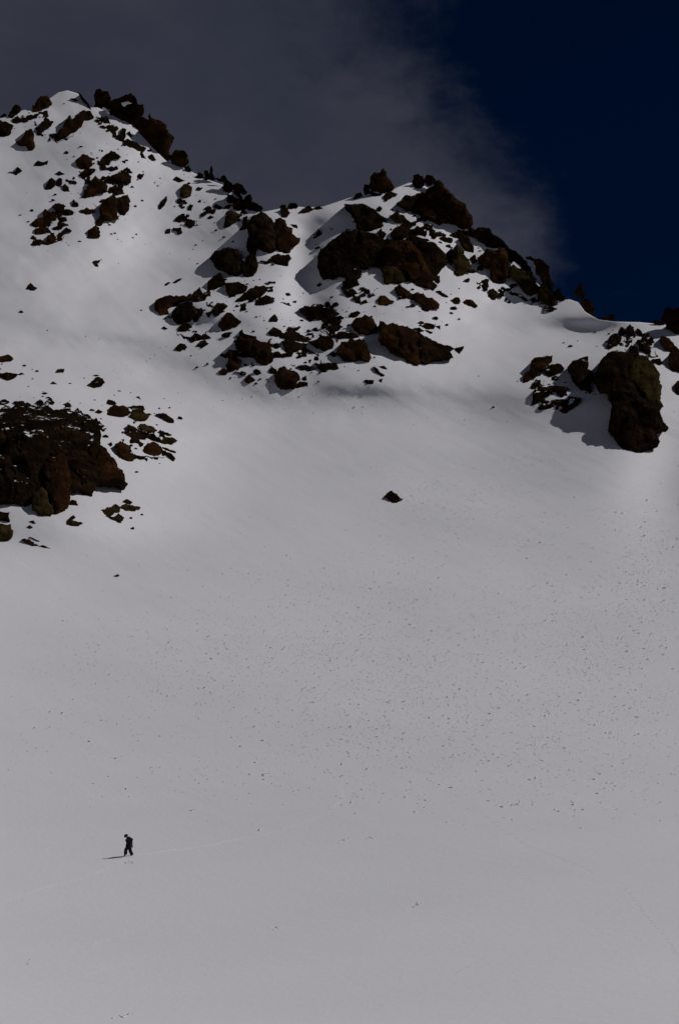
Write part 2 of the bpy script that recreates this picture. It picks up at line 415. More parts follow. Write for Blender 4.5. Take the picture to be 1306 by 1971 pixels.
    if snow and LAST:
        lv = np.concatenate([x for x, _, _ in LAST]); lf = np.concatenate([y for _, y, _ in LAST])
        D2 = ((V2[:, None, :] - lv[None]) ** 2).sum(2)
        idx = np.argsort(D2, 1)[:, :10]
        near = np.take_along_axis(D2, idx, 1)
        rp = np.percentile(lf[idx], 15, axis=1) - 0.12; rp = 0.6 * rp + 0.4 * np.mean(rp)
        h = h * 0.3
    if sunk:
        # bedrock just under the snow: only its ribs and points break the surface
        a_ = 0.5; ru = V2[:, 0] * math.cos(a_) - V2[:, 1] * math.sin(a_); rv = V2[:, 0] * math.sin(a_) + V2[:, 1] * math.cos(a_)
        nn = fbm(V2[:, 0] / 13, V2[:, 1] / 9, 4, seed, 0.52) + 0.5 * fbm(ru / 26, rv / 14, 2, seed + 5)
        nn = nn - np.percentile(nn, 100 - 100 * thick) - 0.5 * (1 - np.clip(e / (0.45 * Rin), 0, 1))
        h = np.sign(nn) * np.sqrt(np.abs(nn)) * 13
        rp = Tp
    front = rp - h * mpp
    back = np.maximum(rp + (0.35 if not snow else 0.5) * size * mpp * (0.35 + 0.65 * prof), np.where(V2[:, 1] > ridge_v(V2[:, 0]), Tp + 0.4, 0) if not snow else 0)
    c2 = V2.mean(0); Vb = c2 + (V2 - c2) * 0.88
    PF = P(V2[:, 0], V2[:, 1], front); PB = P(Vb[:, 0], Vb[:, 1], back)
    n = len(V2)
    faces = [f[::1] for f in Fc] + [[i + n for i in f[::-1]] for f in Fc]
    cnt = {}
    for f in Fc:
        for a, b in ((f[0], f[1]), (f[1], f[2]), (f[2], f[0])): cnt[(a, b)] = 1
    for (a, b) in list(cnt):
        if (b, a) not in cnt: faces.append([b, a, a + n, b + n])
    V = np.concatenate([PF, PB])
    if not snow:
        LAST.append((V2, front, rp))
    return V, [f for f in faces], P(bu, bv, rb)

ROCK_ROWS = """
# left summit
T boulder d .5 1|dark boulder cut by the left edge of the picture, high on the summit slope|a|A|-40,268 0,262 40,275 85,300 70,330 65,355 25,372 0,368 -40,372
T rock_spire d .5 1|small pointed skyline rock just above the boulder at the picture's left edge|a|A|55,245 75,205 95,170 130,185 120,220 95,235 80,255
T stone d .5 1|squat dark stone directly under the small pointed skyline rock left of the summit|a|A|80,258 110,238 138,262 125,280 95,290 82,275
T boulder b .4 1|rounded brown boulder standing alone on the skyline left of the white summit cap|a|A|205,220 207,170 222,185 235,140 255,115 290,112 325,155 320,175 280,188 240,210
T boulder b .45 1|brown boulder with a drooping nose casting a long blue shadow, below the left skyline|a|A|100,405 150,365 165,330 200,322 215,360 220,425 205,460 175,455 165,425 130,425
T stone d .55 1|ragged dark rock half sunk in snow beneath the rounded skyline boulder|a|A|230,360 240,310 265,275 290,265 335,275 320,305 300,315 270,330 255,358
T rock_slab b .45 1|long slanting brown slab running down left from under the summit snow cap|a|A|345,385 365,345 395,310 410,275 430,240 445,235 455,265 480,235 510,230 530,265 515,300 480,325 440,355 400,380 365,405
T stone d .5 1|dark block at the upper end of the long slanting brown slab|a|A|500,215 535,205 575,225 590,245 560,265 525,260 505,240
T stone d .6 .7|thin dark sliver lying on the white summit cap|a|A|448,128 475,128 492,147 470,150
T rock_slab d .5 .8|narrow dark rib on the right edge of the white summit cap|a|A|485,90 515,110 560,170 575,200 555,185 520,140
O summit_crag|jagged black crag of stacked blocks on the skyline right of the white summit cap|crag
P rock_block b .35 1 5|A|590,110 605,75 630,68 650,85 680,85 690,115 700,150 745,155 740,200 690,205 640,220 600,235 575,210 560,180 600,165 595,135
P rock_block n .35 1 5|A|695,150 755,125 790,105 825,97 855,130 900,165 905,215 890,245 860,270 800,265 760,240 730,250 705,240 700,190
P rock_block b .35 1.1 5|A|690,205 740,195 790,225 850,265 900,245 932,265 935,300 900,345 870,335 830,315 790,310 760,285 720,270
P rock_block b .3 1 5|A|928,290 940,222 985,265 1045,295 1058,345 1075,420 1060,460 1080,500 1045,525 1000,492 950,452 915,427 900,402 880,372 870,335 900,310
S A|645,190 690,200 710,215 690,235 660,215
S A|765,158 800,148 830,160 800,166 782,180
T boulder b .35 1|rounded brown boulder, last big block down the right ridge of the summit crag|a|A|1085,475 1105,452 1150,455 1180,490 1185,530 1165,560 1120,555 1085,540 1060,500
T stone d .45 1|small dark stone right of the rounded brown boulder ending the summit crag|a|A|1160,565 1185,550 1205,585 1175,590
T stone d .5 1|upright dark stone in snow just left of the summit crag's steep right wall|a|A|725,370 755,360 770,315 795,325 790,370 775,400 750,395
T rock_slab d .5 1|dark broken slab against the lower left side of the summit crag|a|A|780,395 820,392 860,405 890,430 915,435 905,460 865,465 840,445 800,425 775,420
T stone d .5 1|small stone below the broken slab under the summit crag|a|A|935,490 955,480 980,515 955,522 940,510
T stone d .5 1|small dark stone under the left end of the summit crag, left one of two|a|A|600,262 615,258 628,278 610,283
T stone d .5 1|forked dark stone hanging below the left end of the summit crag|a|A|640,250 670,240 698,285 672,282 660,290
T stone d .55 .8|flat stone lowest below the left end of the summit crag|a|A|632,305 655,300 680,312 655,322
T stone d .5 1|pointed dark stone between the summit crag and the snow below its middle|a|A|800,345 815,335 830,365 818,375
T boulder b .5 1|rough brown boulder at the top left of the middle rock band on the summit slope|b|A|480,520 520,480 550,485 575,510 580,550 545,575 505,570 485,545
T stone b .5 1|brown wedge directly under the rough boulder at the top of the middle rock band|b|A|505,605 530,580 565,570 600,575 590,595 545,620 520,635
T rock_slab d .55 1|dark L-shaped slab right of the rough boulder at the top of the middle rock band|b|A|610,540 640,515 665,480 700,458 730,475 760,500 730,505 695,520 690,545 650,555
T rock_slab d .55 1|wide ragged dark slab above the big triangular boulder|b|A|640,655 690,625 740,600 780,590 825,620 820,660 780,665 740,650 700,670 660,665
T boulder b .4 1.1|big triangular brown boulder in the middle of the left summit slope|b|A|525,740 530,705 560,680 580,640 600,615 640,640 675,680 670,705 630,725 580,740 540,760 500,755
T rock_slab d .5 1|dark slab touching the right side of the big triangular boulder|b|A|690,690 730,670 765,690 780,725 740,735 700,725
T boulder b .4 1.1|long brown rock leg reaching down left below the big triangular boulder|b|A|640,790 660,765 700,740 735,760 740,830 745,890 700,900 650,905 620,940 600,925 610,890 630,850
T boulder d .45 1|black blocky rock against the right side of the long brown rock leg|b|A|735,755 780,740 805,735 820,780 810,830 780,865 755,860 742,830
T boulder b .45 1|brown knob at the lowest tip of the long brown rock leg|b|A|555,990 580,945 600,925 620,940 630,970 625,1000 590,1010 540,1008
T boulder d .45 1|pointed dark rock leaning left, at the left edge of the middle rock band|b|A|285,695 305,650 325,628 350,650 345,680 320,700 290,705
T stone d .55 1|arched dark stone above the pointed leaning rock at the left of the band|b|A|350,600 375,585 405,605 370,615
T stone d .5 1|narrow upright stone beside the pointed leaning rock at the left of the band|b|A|355,665 370,630 390,640 388,670 365,685
T stone d .55 .8|thin dark stone with a tail, right of the narrow upright stone in the band|b|A|395,690 410,665 430,685 440,715 400,710
T stone d .6 .8|flat stone left of the big triangular boulder, at the height of its tip|b|A|435,655 465,645 485,660 455,670
T boulder b .5 1|brown boulder at the upper left of the lowest stone heap on the summit slope|b|A|275,865 285,825 310,840 355,870 350,895 310,905 285,895
T rock_slab d .55 1|wide broken dark slab along the top of the lowest stone heap|b|A|330,810 350,790 380,795 400,830 420,830 460,840 455,860 410,865 380,850 345,825
T stone d .5 1|pointed dark stone between the lowest stone heap and the triangular boulder|b|A|450,800 465,765 490,785 495,805 465,812
T rock_slab b .55 1|flat brown slab left of the long brown rock leg|b|A|505,830 545,815 560,825 595,830 590,850 545,860 515,850
T boulder b .5 1|dark cap rock on the left side of the lowest stone heap|b|A|200,915 240,880 275,880 270,910 280,935 230,940 205,930
T boulder b .5 1|brown flat-bottomed rock under the cap rock on the left of the lowest stone heap|b|A|218,960 260,935 310,955 300,970 250,985 225,985
T boulder b .5 1|round brown boulder at the bottom middle of the lowest stone heap|b|A|290,1030 300,995 325,980 355,1000 350,1025 315,1045 295,1045
T boulder b .5 1|low brown boulder at the bottom left corner of the lowest stone heap|b|A|198,1045 225,1015 255,1015 280,1040 240,1050 205,1055
T rock_slab d .55 1|dark angular slab at the lower right of the lowest stone heap|b|A|365,985 400,960 415,940 450,965 415,975 390,1000 365,1000
T stone b .5 1|small brown stone right beside the round boulder at the bottom of the lowest heap|b|A|362,1005 385,1000 395,1018 375,1028
T stone d .55 1|dark stone in the middle of the lowest stone heap|b|A|330,945 365,930 395,910 415,920 385,950 345,960
T stone d .55 1|small stone near the centre of the lowest heap, above its middle stone|b|A|365,910 380,893 400,900 385,918
T stone d .5 1|bumpy dark stone alone on the snow between the left skyline and the middle rock band|a|A|220,550 240,520 270,530 300,520 295,545 255,555
T stone d .5 1|small forked stone on bare snow near the left picture edge, below the high boulder|a|A|60,590 95,590 110,562 138,585 115,600 100,615 90,600
T stone b .5 1|lone hooked stone on the smooth snow below the left stone heap|a|A|590,1150 630,1145 625,1160 608,1163 622,1180 600,1185 590,1165
T stone d .5 1|twin-lobed stone right of the wide slab above the triangular boulder|b|A|862,630 875,602 905,603 900,618 885,640
T stone d .55 1|small stone just right of the L-shaped slab, upper one|b|A|770,520 788,522 790,535 772,535
T stone d .55 1|small stone left of the twin-lobed stone|b|A|780,575 800,560 832,595 800,598
T stone d .55 1|tiny stone between the L-shaped slab and the wide ragged slab|b|A|680,580 700,568 715,580 695,588
T stone d .55 1|tiny round stone alone between the brown nosed boulder and the middle rock band|a|A|405,470 415,458 432,465 425,480
T stone d .55 1|tiny round stone right of the knob at the tip of the long rock leg|b|A|850,980 862,978 862,988 852,988
T stone d .55 1|tiny stone between the left picture edge and the lowest stone heap|a|A|190,830 205,823 212,838 198,842
# saddle between the summit and the central buttress
T boulder o .4 1|upright brown block with a blue shadow, on the slope right of the summit|c|B|215,250 220,205 240,180 265,180 292,200 285,250 260,265 225,262
T stone d .5 1|dark footing stone under the upright brown block right of the summit|c|B|205,268 250,278 265,295 235,305 200,295
T rock_slab d .45 1|thin tilted blade of rock left of the upright brown block|c|B|80,330 105,285 130,255 135,280 110,320 90,340
T stone d .5 1|small stone right of the top of the upright brown block|c|B|315,215 330,195 360,200 340,220
T stone d .7 .8|snow-dusted low rock above the upright brown block|c|B|175,150 195,130 245,155 210,168
T stone d .5 1|upright stone below and right of the upright brown block|c|B|262,338 280,305 300,312 290,342
T stone d .5 1|wide dark stone right of the upright brown block, leftmost in a row of three|c|B|365,335 395,315 415,325 400,347
T stone d .5 1|dark stone right of the upright brown block, rightmost in a row of three|c|B|440,325 460,312 485,325 465,340
T stone d .5 1|stone in the lower middle of a row of three right of the upright brown block|c|B|410,360 425,335 440,350 425,368
T stone d .55 1|flat stone below the row of three on the slope left of the central boulder|c|B|390,390 410,375 430,385 405,400
T boulder d .5 1|dark rock with a blue shadow below the upright brown block, upper one of a pair|c|B|185,405 205,378 245,372 240,400 215,420
T stone d .5 1|dark stone with a snow tail, lower of a pair below the upright brown block|c|B|245,430 265,412 285,430 275,455
T stone d .5 1|dark stone lowest on the slope below the pair with snow tails, left half|c|B|123,492 135,460 155,458 155,485
T stone d .5 1|small stone beside the lowest dark stone on the slope left of the saddle|c|B|163,462 185,455 178,475
T stone d .5 1|small stone above the wide dark stone of the row of three|c|B|330,285 345,275 350,290 335,295
T stone d .5 1|sharp little dark stone at the left end of the saddle skyline|c|B|315,135 335,103 362,118 370,140 345,144
T rock_spire d .4 1|thin dark spire standing up from the saddle skyline|c|B|368,145 370,92 390,92 402,112 404,85 412,62 422,85 430,128 440,150 405,148
T stone d .4 1|low dark rock right of the thin spire on the saddle skyline|c|B|432,140 455,138 472,148 490,165 460,160
T boulder d .4 1|dark jagged boulder on the descending saddle skyline, upper left of two|c|B|470,150 480,128 495,122 510,140 545,178 560,200 545,225 520,232 490,220 485,190 495,175
T boulder d .4 1|dark jagged boulder on the descending saddle skyline, lower right of two|c|B|555,185 590,178 615,195 640,230 622,242 590,228 558,222
T rock_slab b .45 1|broken brown slab with a snow stripe below the jagged skyline boulders of the saddle|c|B|505,280 520,245 548,245 560,270 600,292 640,300 630,340 590,345 550,335 545,310 555,297
T boulder d .4 1|steep dark block on the skyline where the saddle drops to the central boulder|c|B|612,290 630,255 660,238 670,270 665,300 650,312 625,310
T rock_slab d .4 1|flat dark rocks along the skyline directly above the big central boulder|c|B|635,310 665,303 700,300 730,315 722,350 680,345 645,340
T boulder o .45 1|olive brown boulder with a straight lit edge, left of the big central boulder|c|B|495,440 500,395 515,355 535,345 575,360 597,380 570,410 530,445 498,455
T stone d .5 1|small dark stone above the olive brown boulder left of the central boulder|c|B|490,330 510,310 540,308 520,335
T rock_slab d .55 1|dim snow-dusted rib against the left side of the big central boulder|c|B|585,470 605,440 610,390 640,380 645,445 620,465
T boulder d .3 1.2|big dark boulder standing highest at the left end of the central rock mass|d|B|645,420 670,380 720,348 755,365 790,395 808,425 800,455 820,480 812,560 820,590 790,612 740,602 700,578 690,640 655,620 638,580 635,545 650,500
T boulder b .3 1.1|fluted brown boulder joined to the right side of the big standing boulder|d|B|815,400 850,390 880,410 925,455 945,510 970,515 965,545 930,575 912,570 910,605 880,612 845,605 818,580 805,520 812,465
T boulder d .35 1.1|broad dark boulder with a pointed left side, below the big standing boulder|d|B|405,650 435,600 470,595 520,575 580,590 605,620 600,690 612,735 560,758 520,745 490,725 440,700
T boulder d .35 1.1|dark block squeezed between the broad pointed boulder and the big standing boulder's foot|d|B|618,690 640,630 660,615 690,630 700,660 705,700 685,740 650,765 612,755 600,720
T rock_slab d .45 1|dark ledge curving under the fluted brown boulder|d|B|725,655 790,635 830,615 850,625 900,620 915,650 895,665 895,690 860,690 830,685 800,665 760,682
T boulder d .45 1|dark sloping boulder beside the bluish snow lip, below the broad pointed boulder|d|B|390,800 430,755 470,735 490,770 500,810 440,842 395,842
T rock_slab d .5 1|dark slab right of the bluish snow lip|d|B|500,800 570,795 640,820 630,850 570,870 560,890 520,875 505,850
T boulder d .5 1|dark ragged rock right of the slab by the bluish snow lip|d|B|640,850 690,815 740,815 760,850 730,880 680,910 640,905 600,918 560,920 600,885
T rock_slab d .5 1|pointed dark slab lowest of the ragged rocks right of the bluish snow lip|d|B|690,935 710,895 755,875 800,890 810,915 780,925 720,942
T stone d .6 .8|topmost of three thin flat stones stacked on the snow right of the ragged rocks|d|B|750,803 775,790 812,788 815,800 765,813
T stone d .6 .8|middle of three thin flat stones stacked on the snow right of the ragged rocks|d|B|750,825 805,822 790,836 755,838
T stone d .6 .8|lowest of three thin flat stones stacked on the snow right of the ragged rocks|d|B|763,846 798,835 800,852 770,858
T rock_slab b .35 1|long level brown slab reaching farthest left from the central rocks|d|B|60,945 70,905 110,890 180,885 280,865 290,890 260,910 200,915 160,930 140,975 150,1000 100,1010 85,985 60,970
T boulder d .4 1|dark pointed boulder between the long level slab and the bluish snow lip|d|B|285,900 310,850 340,825 355,855 385,885 370,910 320,918
T boulder d .35 1.1|large rounded dark boulder under the long level brown slab|d|B|160,1005 190,955 230,930 290,920 315,955 320,1000 290,1030 240,1048 190,1048
T boulder d .45 1|dark tilted boulder right of the large rounded boulder, below the bluish snow lip|d|B|420,970 450,925 490,925 515,945 480,985 430,1005
T boulder b .4 1.1|brown angular boulder with a hooded top, alone below the tilted boulder|d|B|460,1075 480,1020 510,985 550,1000 600,1040 570,1075 520,1095 485,1105
T boulder d .5 1|dark rock directly beneath the large rounded boulder|d|B|210,1075 245,1040 280,1060 270,1095 230,1107 205,1100
T stone d .55 1|flat stone just below the brown hooded boulder|d|B|485,1130 510,1110 545,1110 520,1137
T boulder d .5 1|wide dark rock pile under the rounded boulder, left of two low ones|d|B|275,1155 310,1115 350,1130 380,1120 410,1145 350,1150 300,1172
T stone d .5 1|squarish dark stone under the wide rock pile on the left flank|d|B|320,1195 345,1165 375,1160 395,1180 360,1207
T boulder d .5 1|lone oval dark stone on open snow, lowest on the left flank of the central rocks|d|B|180,1215 215,1180 245,1185 262,1200 220,1232
T stone d .55 1|flat stone left of the rock beneath the large rounded boulder|d|B|100,1085 120,1072 140,1085 120,1095
T stone d .6 .8|thin splinters of rock at the right side of the large rounded boulder|d|B|325,960 380,965 370,975 345,978 360,1005 330,985
T stone d .5 1|small hooked stone on snow right of the brown hooded boulder|d|B|770,1045 785,1020 810,995 830,1025 825,1042
T stone d .45 1|dark skyline stones at the left of the low saddle crest behind the central boulder|c|B|843,320 875,310 905,360 880,387 855,390 850,350
T stone d .45 1|rounded dark rock in the middle of the low saddle crest|c|B|890,325 905,300 940,298 955,320 920,335
T rock_slab d .5 1|flat dark slab on the saddle crest with snow over it|c|B|955,365 985,335 1020,315 1055,335 1010,355
T stone d .5 1|small flat rock at the right end of the low saddle crest|c|B|1060,325 1090,315 1115,330 1080,338
T boulder o .4 1|small olive cone-shaped rock alone in the snow chute|d|B|1055,520 1070,485 1085,458 1108,490 1075,515
T stone d .5 1|small dark stone at the top left of the snow chute|d|B|915,430 950,435 955,455 930,450
T stone d .55 1|tiny stone in open snow above the broad pointed boulder|d|B|540,545 550,530 562,545
T stone b .7 .8|thin brown streak of rock in the snow left of the central rocks, right piece|c|B|170,797 205,775 228,768 222,780 185,802
T stone b .7 .8|thin brown streak of rock in the snow left of the central rocks, left piece|c|B|118,812 140,795 158,795 130,818
T stone d .6 .8|thin straight stick-like stone right of the lowest ragged rock by the snow lip|d|B|820,915 870,922 912,938 900,942 850,928
T stone d .55 1|pair-like lump of stone in the chute above the stick-like stone|d|B|880,865 900,860 912,875 890,882
# central buttress
T rock_spire b .3 1.1|brown tooth-shaped rock standing up on the skyline left of the central dome|d|C|490,200 490,180 500,130 520,105 560,105 575,78 600,105 620,150 648,205 620,220 590,230 565,235 520,225
T boulder d .4 1|dark low blocks at the left foot of the tooth-shaped skyline rock|d|C|455,215 465,180 488,185 492,215 520,230 570,240 550,252 510,255 495,240 470,245
T stone d .45 1|dark skyline stone left of the tooth-shaped rock|d|C|390,275 405,240 435,230 450,250 420,265
T rock_slab d .5 1|slanting dark stone between the tooth-shaped rock and the big overhanging wedge|d|C|575,290 590,240 620,222 650,235 670,240 630,260 600,285
T boulder d .35 1|rounded skyline rock on top of the buttress, left one of two|d|C|760,165 768,125 795,115 825,130 838,165 830,190 790,205 770,190
T boulder d .35 1|rounded skyline rock on top of the buttress, right one of two|d|C|837,145 855,118 885,125 905,160 890,180 850,187
T boulder b .25 1.3|huge smooth brown dome with a lit right flank at the top of the central buttress|d|C|815,270 850,210 895,190 900,165 930,152 960,185 980,210 1020,250 1060,285 1100,330 1135,380 1140,430 1120,458 1060,458 1010,430 960,420 930,450 910,430 880,410 850,400 815,390 805,330
T rock_slab d .35 1|dark slab leaning against the left side of the huge smooth dome|d|C|660,300 700,265 720,245 760,255 830,248 822,300 815,385 760,360 720,345 690,325
T stone d .5 1|small dark rocks in the snow above the leaning slab|d|C|765,250 790,235 830,230 838,245 800,262
T boulder d .25 1.2|big overhanging wedge with a sharp left beak, jutting from the buttress|d|C|332,305 400,303 450,302 490,320 540,355 600,390 595,410 570,420 580,440 545,455 500,480 470,475 412,462 405,420 380,370 345,340
T boulder d .35 1|black peaked block right of the overhanging wedge|d|C|615,380 665,340 710,375 740,410 745,450 700,422 650,415
T boulder d .35 1|dark boulder under the black peaked block|d|C|625,490 650,455 700,425 742,432 752,490 720,510 680,535 640,532
T boulder d .4 1|rounded dark stone right of the peaked block, below the dome|d|C|765,470 790,440 820,455 845,490 840,510 800,495 780,508
T stone d .45 1|small dark block below the right corner of the overhanging wedge|d|C|540,490 565,455 597,490 575,522
T stone d .45 1|small dark rock at the upper right of the overhanging wedge|d|C|538,345 553,315 572,328 552,352
T stone d .55 1|flat dark stones in the snow under the dome|d|C|820,450 850,440 905,470 890,482 850,462
T stone d .55 1|low dark slab in the snow right of the rounded stone below the dome|d|C|930,520 960,505 1010,520 1010,542 960,545
O buttress_wall|big dark cliff of fractured blocks in the central buttress, below the beaked wedge|cliff
P rock_block n .6 .3|C|180,610 240,545 300,500 350,462 480,480 590,530 700,528 830,520 940,590 975,650 960,700 900,770 880,800 800,800 700,790 620,800 560,700 440,700 430,760 370,780 300,760 220,770 180,720
P rock_block d .35 .9|C|300,500 350,460 400,462 425,478 440,520 430,560 440,680 412,708 380,682 360,640 370,600 340,590 310,562 295,530
P rock_block d .35 .9|C|425,475 490,485 530,492 560,522 592,540 590,600 585,660 560,702 500,692 480,650 440,682 425,640 435,560
P rock_block d .35 1|C|165,640 180,600 220,575 282,588 325,612 325,660 320,730 295,762 240,772 200,780 180,742 165,700
P rock_block d .35 .9|C|190,600 240,545 292,540 300,560 335,590 365,605 362,640 325,640 270,600 220,580
P rock_block d .4 1|C|325,700 360,682 400,700 435,730 440,760 415,777 385,785 345,780 322,750
P rock_block d .45 1|C|325,790 380,782 412,780 430,808 370,837 335,837
P rock_block b .3 1|C|590,600 620,540 700,528 760,540 800,590 830,650 870,722 880,782 840,802 760,792 722,750 690,722 640,692 600,690
P rock_block o .35 1|C|575,760 572,720 595,692 640,695 690,722 722,762 700,792 650,802 610,810 580,792
P rock_block d .3 1|C|790,560 830,520 880,540 940,590 970,640 980,680 950,702 920,742 880,764 862,700 820,642
P rock_block d .4 1|C|775,792 830,780 880,785 915,815 890,847 840,832 790,812
P rock_block d .35 1|C|580,535 600,520 640,535 700,530 760,500 830,522 790,562 740,560 680,560 610,570
T stone b .5 1|small brown point of rock in the snow between the cliff's two lower corners|d|C|440,700 455,680 490,715 455,722
T boulder b .4 1|reddish rock at the lower right foot of the dark cliff|d|C|650,830 680,810 722,840 762,870 720,897 690,892 655,862
T boulder b .4 1|brown rock with a ragged right edge, below the reddish rock at the cliff's foot|d|C|770,912 790,870 830,865 850,890 880,890 930,935 925,960 890,965 850,982 815,970 812,925
T stone d .55 1|flat stones linking the reddish rock and the ragged brown rock|d|C|725,880 800,858 790,878 760,908 735,900
T boulder b .5 1|lone brown lens-shaped rock on the snow below the cliff|d|C|540,912 560,880 590,880 620,905 640,925 600,942 560,937
T stone d .6 .8|slanting chip of rock below the cliff, farthest left of four|d|C|322,855 340,848 372,887 350,892
T stone d .6 .8|slanting chip of rock below the cliff, second from left of four|d|C|365,840 385,835 420,865 400,870
T stone d .55 .8|larger chip of rock below the cliff, upper right of four|d|C|432,830 455,825 485,850 470,862
T stone d .6 .8|low chip of rock below the cliff, lower right of four|d|C|425,878 450,862 472,880 450,890
T stone d .5 1|squarish dark stone below the four chips|d|C|390,902 400,880 437,885 435,932 410,920
T stone d .5 1|small oval stone in the chute left of the cliff's foot|d|C|158,815 180,798 192,808 175,824
T boulder o .3 1|tall olive slab with straight sides, right of the dark cliff|e|C|1015,590 1040,560 1070,580 1100,640 1130,692 1130,722 1080,747 1040,757 1030,702 1015,652
T rock_slab d .35 1|dark slab leaning above the tall olive slab|e|C|1050,520 1090,500 1120,520 1145,590 1140,607 1100,602 1070,562
T rock_slab d .4 1|low dark rocks between the leaning slab and the dome's right foot|e|C|995,500 1050,465 1100,468 1118,490 1060,517 1020,517
T rock_slab d .4 1|dark rib along the left side of the tall olive slab|e|C|975,642 985,605 1005,580 1022,600 1012,660 1000,690 985,668
T stone d .4 1|dark block wedged right of the tall olive slab's top|e|C|1125,640 1155,620 1167,660 1138,682
T stone d .5 1|small upright stone right of the cliff's lower corner|e|C|905,790 910,755 930,755 935,790 920,804
T stone d .55 .8|slim slanting stone on the snow right of the cliff's foot|e|C|910,852 940,850 985,885 950,887
T stone d .5 1|round dark stone left of the oval boulder on the buttress's right snowfield|e|C|1000,907 1030,890 1055,895 1055,927 1020,932
T boulder b .5 1|oval brown boulder lying on the buttress's right snowfield|e|C|1075,922 1100,903 1140,910 1168,945 1150,960 1105,947
# lower central band
T boulder d .45 1|dark long-nosed rock pointing right, in the upper middle of the lower rock band|f|D|500,330 510,295 530,275 570,275 590,290 615,290 640,310 670,325 640,340 600,355 560,357 520,360
T stone d .5 1|ragged dark rock on the left end of the long-nosed rock|f|D|458,300 490,285 512,290 505,330 520,365 500,350 480,330
T stone d .5 1|small block standing on top of the long-nosed rock|f|D|588,290 590,270 605,262 616,285 605,298
T rock_slab d .5 1|dark lens of rock under the tip of the long-nosed rock|f|D|600,362 640,345 672,360 660,380 620,377
T stone d .5 1|dark hump left above the reddish block of the lower band|f|D|705,342 720,318 750,310 765,320 735,342
T boulder b .35 1.1|reddish block at the left end of the great lower slab|f|D|727,372 745,345 790,328 830,350 850,390 845,420 800,434 760,432 735,407
T rock_slab b .25 1.1|great brown slab slanting down right, largest rock of the lower band|f|D|855,400 865,360 900,380 960,385 1040,410 1060,440 1040,480 1060,520 1055,590 1000,572 920,522 870,482 857,452
T rock_slab d .3 1.1|dark pointed right half of the great lower slab, tapering to the right|f|D|1035,412 1100,440 1180,480 1238,500 1215,515 1232,545 1200,557 1140,560 1100,577 1052,590 1058,520 1042,480
T boulder b .3 1.1|broad dome-shaped brown boulder left of the great lower slab|f|D|650,505 670,465 720,445 760,450 800,490 820,545 805,570 760,557 710,567 670,547 648,530
T boulder b .4 1|brown boulder left of the broad dome-shaped boulder of the lower band|f|D|508,460 560,440 600,435 630,460 625,497 590,514 540,492
T rock_slab d .45 1|low dark rocks along the top of the broad dome-shaped boulder|f|D|640,432 660,415 700,420 740,425 760,440 700,450 660,452
T rock_slab d .5 1|dark wing-shaped slab, left of the middle cluster in the lower band|f|D|300,420 330,390 360,405 390,435 340,442
T rock_slab d .5 1|dark stone highest in the middle cluster of the lower band|f|D|390,410 410,388 465,390 455,402 410,414
T rock_slab d .5 1|dark flat slab in the centre of the middle cluster of the lower band|f|D|395,430 430,412 470,430 507,440 500,467 450,460 400,452
T rock_slab d .5 1|dark triangular slab lowest in the middle cluster of the lower band|f|D|370,460 400,450 460,470 490,492 440,517 400,520
T boulder b .3 1.1|big brown ridge-backed boulder at the left of the lower band|f|D|135,480 160,430 200,445 240,450 270,465 310,470 325,520 325,562 290,592 250,570 230,540 190,520 150,512
T stone d .5 1|flat dark stone on the crest of the ridge-backed boulder|f|D|155,418 175,405 185,425 240,435 242,455 200,447 165,440
T boulder b .4 1|brown broken rock under the left end of the ridge-backed boulder|f|D|80,530 110,505 150,510 145,540 170,560 150,602 110,607 90,582 105,542
T stone b .5 1|small rust-coloured stone at the lower left tip of the lower band|f|D|55,612 80,600 105,615 90,632 60,630
T boulder b .35 1.1|brown pyramid boulder lowest in the lower band|f|D|335,640 355,600 380,587 430,610 460,650 445,690 430,702 390,707 350,692 337,667
T stone d .5 1|dark stones at the right foot of the brown pyramid boulder|f|D|438,692 460,665 500,670 500,687 450,699
T stone d .5 1|dark stone left of the top of the brown pyramid boulder|f|D|305,607 320,590 345,605 340,627 312,624
T stone d .5 1|square dark stone right of the ridge-backed boulder's nose|f|D|330,520 350,512 370,530 360,547 335,542
T stone d .5 1|small dark stone above the square one by the ridge-backed boulder|f|D|325,480 350,470 362,488 340,500
T rock_slab d .55 .9|pointed flat rock right above the brown pyramid boulder, left of two|f|D|450,587 490,580 540,605 500,614 465,602
T rock_slab d .55 .9|winged flat rock right of the brown pyramid boulder, right of two|f|D|535,570 560,577 600,570 640,570 655,597 600,607 590,622 560,607
T stone d .55 1|lone oval stone on open snow below the great lower slab|f|D|785,660 800,655 832,660 825,677 795,675
T stone d .6 .8|curved dark sliver of rock below the great lower slab|f|D|833,588 848,598 885,632 870,640 842,617
T stone d .5 1|dark stone, largest of a loose handful above the great lower slab's right half|g|D|1075,385 1095,370 1140,380 1135,397 1095,402
T stone d .55 1|small flat stone at the upper left of the handful above the great lower slab|g|D|1050,372 1070,360 1087,370 1068,378
T stone d .6 .8|thin flat stone at the lower left of the handful above the great lower slab|g|D|1030,400 1060,393 1085,408 1060,417
T stone d .55 .8|small stone at the bottom of the handful above the great lower slab|g|D|1095,405 1130,415 1115,427
T stone d .55 1|small stone at the right end of the handful above the great lower slab|g|D|1143,385 1167,383 1165,404
T stone d .5 1|forked dark stone alone just right of the great slab's pointed end|f|D|1245,495 1285,488 1275,510 1265,527 1252,512
T stone d .55 1|small hollow-looking stone between the long-nosed rock and the middle cluster|f|D|525,400 545,393 557,412 535,410
T stone b .5 1|tiny rust stone right of the brown pyramid boulder's shoulder|f|D|475,645 492,635 497,660 480,660
T stone d .5 1|small dark stone pile just under the left end of the lower band|f|D|182,652 205,630 237,655 210,674 190,667
T rock_slab d .6 .8|thin dark sliver trailing right from the middle cluster of the lower band|f|D|487,497 515,508 552,528 510,524
